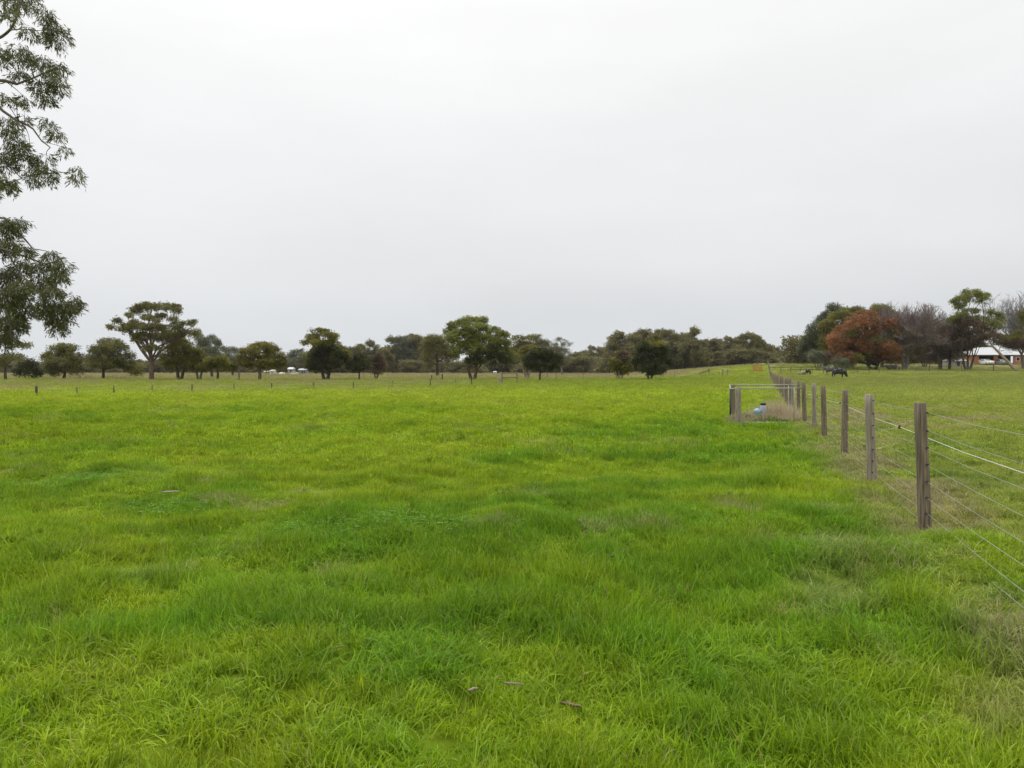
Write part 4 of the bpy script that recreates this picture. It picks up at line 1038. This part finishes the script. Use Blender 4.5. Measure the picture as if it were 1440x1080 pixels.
# ------------------------------------------------------------------ vehicles, buildings
def car(name, label, px, Y, rz, m, sc=1.0, tall=1.0, zoff=0):
    x = wx(px, Y); z = g(x, Y)
    root = empty(name, (x, Y, z+zoff), rz); root.scale = (sc, sc, sc*tall); tag(root, label, 'car')
    prof = [(-2.1, .35), (-2.15, .75), (-2.0, .95), (-1.0, 1.02), (-.45, 1.42), (1.2, 1.45), (1.9, 1.02), (2.12, .95), (2.15, .4), (1.9, .3), (-1.9, .3)]
    V = []; n = len(prof)
    for s, k in ((-.82, .9), (.82, .9)):
        for (a, b) in prof: V.append((a, s*(1 if b < 1.1 else .84), b))
    Fc = [tuple(range(n)), tuple(range(2*n-1, n-1, -1))]+[(i, n+i, n+(i+1) % n, (i+1) % n) for i in range(n)]
    MB().add(V, Fc).build('body', M[m], root, bevel=.05)
    for nm, P_ in (('windscreen', [(-.98, 1.05), (-.50, 1.38)]), ('rear_window', [(1.26, 1.40), (1.82, 1.06)])):
        (a, b), (c, d) = P_; o = -.02 if a < 0 else .02
        MB().add([(a+o, -.74, b+.02), (a+o, .74, b+.02), (c+o, .66, d+.02), (c+o, -.66, d+.02)], [(0, 1, 2, 3)]).build(nm, M['glass'], root)
    for s in (-1, 1):
        MB().add([(-.85, s*.815, 1.06), (1.7, s*.815, 1.06), (1.15, s*.72, 1.36), (-.42, s*.72, 1.36)], [(0, 1, 2, 3)]).build('side_window', M['glass'], root)
        for xx in (-1.35, 1.35):
            w = MB(); w.tube([(xx, s*.70, .31), (xx, s*.86, .31)], .31, 14); wo = w.build('wheel', M['tyre'], root)
            MB().tube([(xx, s*.85, .31), (xx, s*.875, .31)], .18, 10).build('rim', M['galv'], wo)
        MB().box(-2.17, -2.10, s*.65-.15, s*.65+.15, .66, .80).build('headlight', M['conc'], root)
    return root
def house():
    Y = 198; x0 = wx(1366, Y); s = Y/F; z0 = g(wx(1400, Y), Y)
    root = empty('brick_house', (x0, Y, z0)); tag(root, 'orange brick house with white metal roof and open garage at the right edge', 'house')
    H = 2.45
    def wl(a, b, nm='wall', mm='brick', y0=0, y1=.24, za=-.6, zb=H): return MB().box((a-1366)*s, (b-1366)*s, y0, y1, za, zb).build(nm, M[mm], root)
    wl(1366, 1376.5); wl(1397.5, 1403, 'pier'); wl(1425, 1437, 'wall'); wl(1437.0+.05, 1452, 'wall', y0=.02)
    wl(1376.5, 1452, 'beam', 'dblue', .02, .2, H-.22, H-.002)
    MB().box(0, .24, .245, 9, -.6, H).build('side_wall', M['brick'], root)
    MB().box(.245, 86*s, 8.76, 9, -.6, H).build('back_wall', M['dblue'], root)
    MB().box((1403-1366)*s, (1403-1366)*s+.2, .245, 8.75, -.6, H).build('inner_wall', M['brick'], root)
    wd = MB().box((1403-1366)*s+.205, (1425-1366)*s-.01, 2.5, 2.7, -.6, H).build('rear_door', M['dblue'], root)
    MB().box(.1, 86*s, -2.5, 8.7, -.6, .02).build('slab', M['conc'], root)
    w = 86*s; o_ = .6
    V = [(-o_, -o_, H), (w+o_, -o_, H), (w+o_, 9+o_, H), (-o_, 9+o_, H), (4.2, 4.5, H+2.15), (w-4.2, 4.5, H+2.15),
         (-o_, -o_, H+.16), (w+o_, -o_, H+.16), (w+o_, 9+o_, H+.16), (-o_, 9+o_, H+.16)]
    rf = MB().add(V, [(0, 3, 2, 1), (0, 1, 7, 6), (1, 2, 8, 7), (2, 3, 9, 8), (3, 0, 6, 9), (6, 7, 5, 4), (7, 8, 5), (8, 9, 4, 5), (9, 6, 4)]).build('roof', M['roofw'], root)
    MB().tube([(-o_, -o_-.06, H+.1), (w+o_, -o_-.06, H+.1)], .07, 6).build('gutter', M['roofg'], rf)
    f = MB().box(62.5*s, 68*s, -.03, -.002, 1.0, 2.0).build('window_frame', M['white'], root)
    MB().box(63*s, 67.5*s, -.05, -.032, 1.08, 1.92).build('pane', M['glass'], f)
    wl(1360.2, 1365.9, 'side_fence', 'conc', .1, .2, -.6, 1.2)
    c = car('white_car', 'white car parked nose-out in the open garage of the brick house', 1386, Y-1.6, math.pi/2+.05, 'white'); c.location.z = z0+.03
    c = car('silver_car', 'grey car parked beside the brick pier, right of the white car', 1408, Y-1.2, math.pi/2, 'galv'); c.location.z = z0+.03
house()
def shed(name, label, px, Y, w, d, h, roof, wall, rise=.8, rz=0, base=None):
    x = wx(px, Y); z = float(base_h(x, Y)) if base is None else wz(base, Y)
    root = empty(name, (x, Y, z), rz); tag(root, label, 'shed' if 'shed' in name else 'building')
    MB().box(-w/2, w/2, -d/2, d/2, -.5, h).build('wall', M[wall], root)
    o = .25; V = [(-w/2-o, -d/2-o, h), (w/2+o, -d/2-o, h), (w/2+o, d/2+o, h), (-w/2-o, d/2+o, h), (-w/2-o+w*.12, 0, h+rise), (w/2+o-w*.12, 0, h+rise)]
    MB().add(V, [(0, 3, 2, 1), (0, 1, 5, 4), (1, 2, 5), (2, 3, 4, 5), (3, 0, 4)]).build('roof', M[roof], root)
    MB().box(-w*.12, w*.1, -d/2-.04, -d/2-.003, 0, h*.8).build('door', M['dblue'], root)
    MB().box(w*.2, w*.36, -d/2-.04, -d/2-.003, h*.4, h*.75).build('window', M['glass'], root)
    return root
shed('grey_shed', 'low grey-roofed shed between the leafless tree and the brick house', 1341, 186, 3.6, 4, 1.3, 'roofg', 'conc', .7)
shed('white_cottage', 'white cottage roof among the trees above the cream car', 410, 290, 1.9, 3, 1.3, 'roofw', 'conc', .7, base=524)
shed('blue_shed', 'low blue-grey shed right of the cream car, left of the two-trunked tree', 427, 262, 2.6, 3, 1.5, 'roofg', 'bluegrey', .5)
shed('white_shed', 'white shed half hidden behind the green domed tree', 384, 262, 1.4, 2.5, 1.2, 'roofg', 'creamp', .4)
shed('white_kiosk', 'small white hut showing under the left side of the green domed tree', 375, 262, 1.2, 2, .9, 'roofg', 'conc', .25)
shed('distant_shed', 'tiny white shed far behind the biggest central tree', 696, 300, 1.0, 1.4, .7, 'roofw', 'white', .3)
car('cream_car', 'cream car parked in the open left of the two-trunked tree', 414, 240, .25, 'creamp', .55, 1.2)
car('white_car', 'small white car just left of the cream car', 396.5, 250, 1.3, 'white', .55)
c_ = car('white_car', 'tiny white car at the far end of the fence line', 1071.5, 262, .1, 'white', .42, .8)

# ------------------------------------------------------------------ small things in the near grass
def litter():
    rg = random.Random(4)
    def strip(label, px, py, L, w, rz, m='strip', cat='bark strip', zz=.06):
        Y = CAMH*F/(py-HZ); x = wx(px, Y)
        mb = MB(); V = []; n = 9; Fc = []
        for i in range(n):
            t = i/(n-1); ww = w*(math.sin(math.pi*(.12+.8*t)))*(.8+.4*rg.random()); z = .004*math.sin(3*t)+rg.uniform(-.003, .003); y_ = .03*math.sin(2.2*t)*L*4
            for sg, dz in ((-1, .006), (0, .002), (1, .005)): V.append((L*(t-.5), y_*.2+sg*ww*.5, z+dz))
            for sg in (-1, 0, 1): V.append((L*(t-.5), y_*.2+sg*ww*.5, z-.003))
        for i in range(n-1):
            a = i*6; b = a+6
            Fc += [(a, a+1, b+1, b), (a+1, a+2, b+2, b+1), (a+3, b+3, b+4, a+4), (a+4, b+4, b+5, a+5), (a, b, b+3, a+3), (a+2, a+5, b+5, b+2)]
        Fc += [(0, 3, 4, 1), (1, 4, 5, 2)]
        o = MB().add(V, Fc).build('bark_strip' if cat == 'bark strip' else 'fallen_leaf', M[m], smooth=True)
        o.location = (x, Y, g(x, Y)+zz); o.rotation_euler = (rg.uniform(-.15, .15), rg.uniform(-.15, .15), rz); tag(o, label, cat)
    strip('curled brown bark strip lying in the near grass at bottom centre', 803, 992, .13, .020, -.75, zz=.05)
    strip('thin straight tan stick lying left of the curled bark strip', 722, 989, .09, .006, .05, 'bark_pale', zz=.10)
    strip('small crumpled tan leaf in the grass left of the tan stick', 665, 998, .045, .014, .4, 'bark_pale', 'fallen leaf', .09)
    strip('small dark brown leaf in the grass near the right foreground clover', 862, 799, .05, .03, .9, 'bark', 'fallen leaf', .10)
    strip('pale flat piece of bark lying in the grass beyond the large clover patch', 238, 699, .24, .04, .1, 'bark_pale', zz=.10)
    strip('pale bark piece lying at the foot of the fence right of the nearest post', 1342, 770, .16, .03, -.3, 'bark_pale', zz=.03)
litter()

# ------------------------------------------------------------------ thin moist air
def haze():
    m, nt, N, L = mat('thin_haze'); v = N.new('ShaderNodeVolumePrincipled'); v.inputs['Color'].default_value = (.9, .93, .97, 1); v.inputs['Density'].default_value = HAZE
    o = N.new('ShaderNodeOutputMaterial'); L.new(v.outputs[0], o.inputs['Volume'])
    h = MB().box(-700, 700, -80, 900, -1.6, 36).build('haze', m); tag(h, 'thin pale haze in the air over the paddock', 'haze', kind='stuff')
HAZE = .00008
if HAZE: haze()

# ------------------------------------------------------------------ sky, sun, camera
def world():
    w = bpy.data.worlds.new('World'); bpy.context.scene.world = w; w.use_nodes = True
    N = w.node_tree.nodes; L = w.node_tree.links; N.clear()
    EL, ROT = R(58), R(-35)
    sk = N.new('ShaderNodeTexSky'); sk.sky_type = 'NISHITA'; sk.sun_disc = False; sk.sun_elevation = EL; sk.sun_rotation = ROT
    bs = N.new('ShaderNodeBackground'); bs.inputs[1].default_value = .08
    bw = N.new('ShaderNodeHueSaturation'); bw.inputs['Saturation'].default_value = .25; L.new(sk.outputs[0], bw.inputs['Color']); L.new(bw.outputs[0], bs.inputs[0])
    tc = N.new('ShaderNodeTexCoord'); sp = N.new('ShaderNodeSeparateXYZ'); L.new(tc.outputs['Generated'], sp.inputs[0])
    cr = N.new('ShaderNodeValToRGB'); e = cr.color_ramp.elements
    e[0].position = 0; e[0].color = (.66, .69, .71, 1); e[1].position = 1; e[1].color = (2.1, 2.1, 2.1, 1)
    for p, c in ((.07, (.675, .692, .71, 1)), (.18, (.765, .772, .785, 1)), (.30, (.865, .868, .872, 1)), (.42, (.95, .95, .95, 1)), (.7, (1.55, 1.55, 1.55, 1))):
        q = e.new(p); q.color = c
    L.new(sp.outputs['Z'], cr.inputs[0])
    mp = N.new('ShaderNodeMapping'); mp.inputs['Scale'].default_value = (1, 1, 3.2); mp.inputs['Rotation'].default_value = (0, .42, 0); L.new(tc.outputs['Generated'], mp.inputs[0])
    nz = N.new('ShaderNodeTexNoise'); nz.inputs['Scale'].default_value = 1.9; nz.inputs['Detail'].default_value = 4; nz.inputs['Roughness'].default_value = .5; L.new(mp.outputs[0], nz.inputs['Vector'])
    mr = N.new('ShaderNodeMapRange'); mr.inputs[1].default_value = .3; mr.inputs[2].default_value = .7; mr.inputs[3].default_value = .935; mr.inputs[4].default_value = 1.045; L.new(nz.outputs[0], mr.inputs[0])
    mu = N.new('ShaderNodeVectorMath'); mu.operation = 'SCALE'; L.new(cr.outputs[0], mu.inputs[0]); L.new(mr.outputs[0], mu.inputs['Scale'])
    bc = N.new('ShaderNodeBackground'); bc.inputs[1].default_value = 1; L.new(mu.outputs[0], bc.inputs[0])
    ms = N.new('ShaderNodeMixShader'); ms.inputs[0].default_value = .93; L.new(bs.outputs[0], ms.inputs[1]); L.new(bc.outputs[0], ms.inputs[2])
    o = N.new('ShaderNodeOutputWorld'); L.new(ms.outputs[0], o.inputs[0])
    sl = bpy.data.lights.new('sun', 'SUN'); sl.energy = 1.3; sl.angle = R(30); sl.color = (1, .975, .94)
    so = link(bpy.data.objects.new('sun', sl))
    d = Vector((math.sin(ROT)*math.cos(EL), math.cos(ROT)*math.cos(EL), math.sin(EL)))
    so.rotation_euler = d.to_track_quat('Z', 'Y').to_euler(); so.location = (0, 0, 30)
world()
cd = bpy.data.cameras.new('camera'); cam = link(bpy.data.objects.new('camera', cd))
cd.sensor_width = 36; cd.lens = F/1440*36; cd.clip_end = 6000; cd.clip_start = .05
cam.location = (0, 0, CAMH); cam.rotation_euler = (R(90)-math.atan((540-HZ)/F), 0, 0)
sc = bpy.context.scene; sc.camera = cam
sc.render.engine = 'CYCLES'
sc.view_settings.view_transform = 'Standard'; sc.view_settings.look = 'None'; sc.view_settings.exposure = .15; sc.view_settings.gamma = 1
sc.cycles.max_bounces = 6; sc.cycles.diffuse_bounces = 3; sc.cycles.transmission_bounces = 3; sc.cycles.glossy_bounces = 2
sc.cycles.use_denoising = True
print('objects', len(bpy.data.objects))
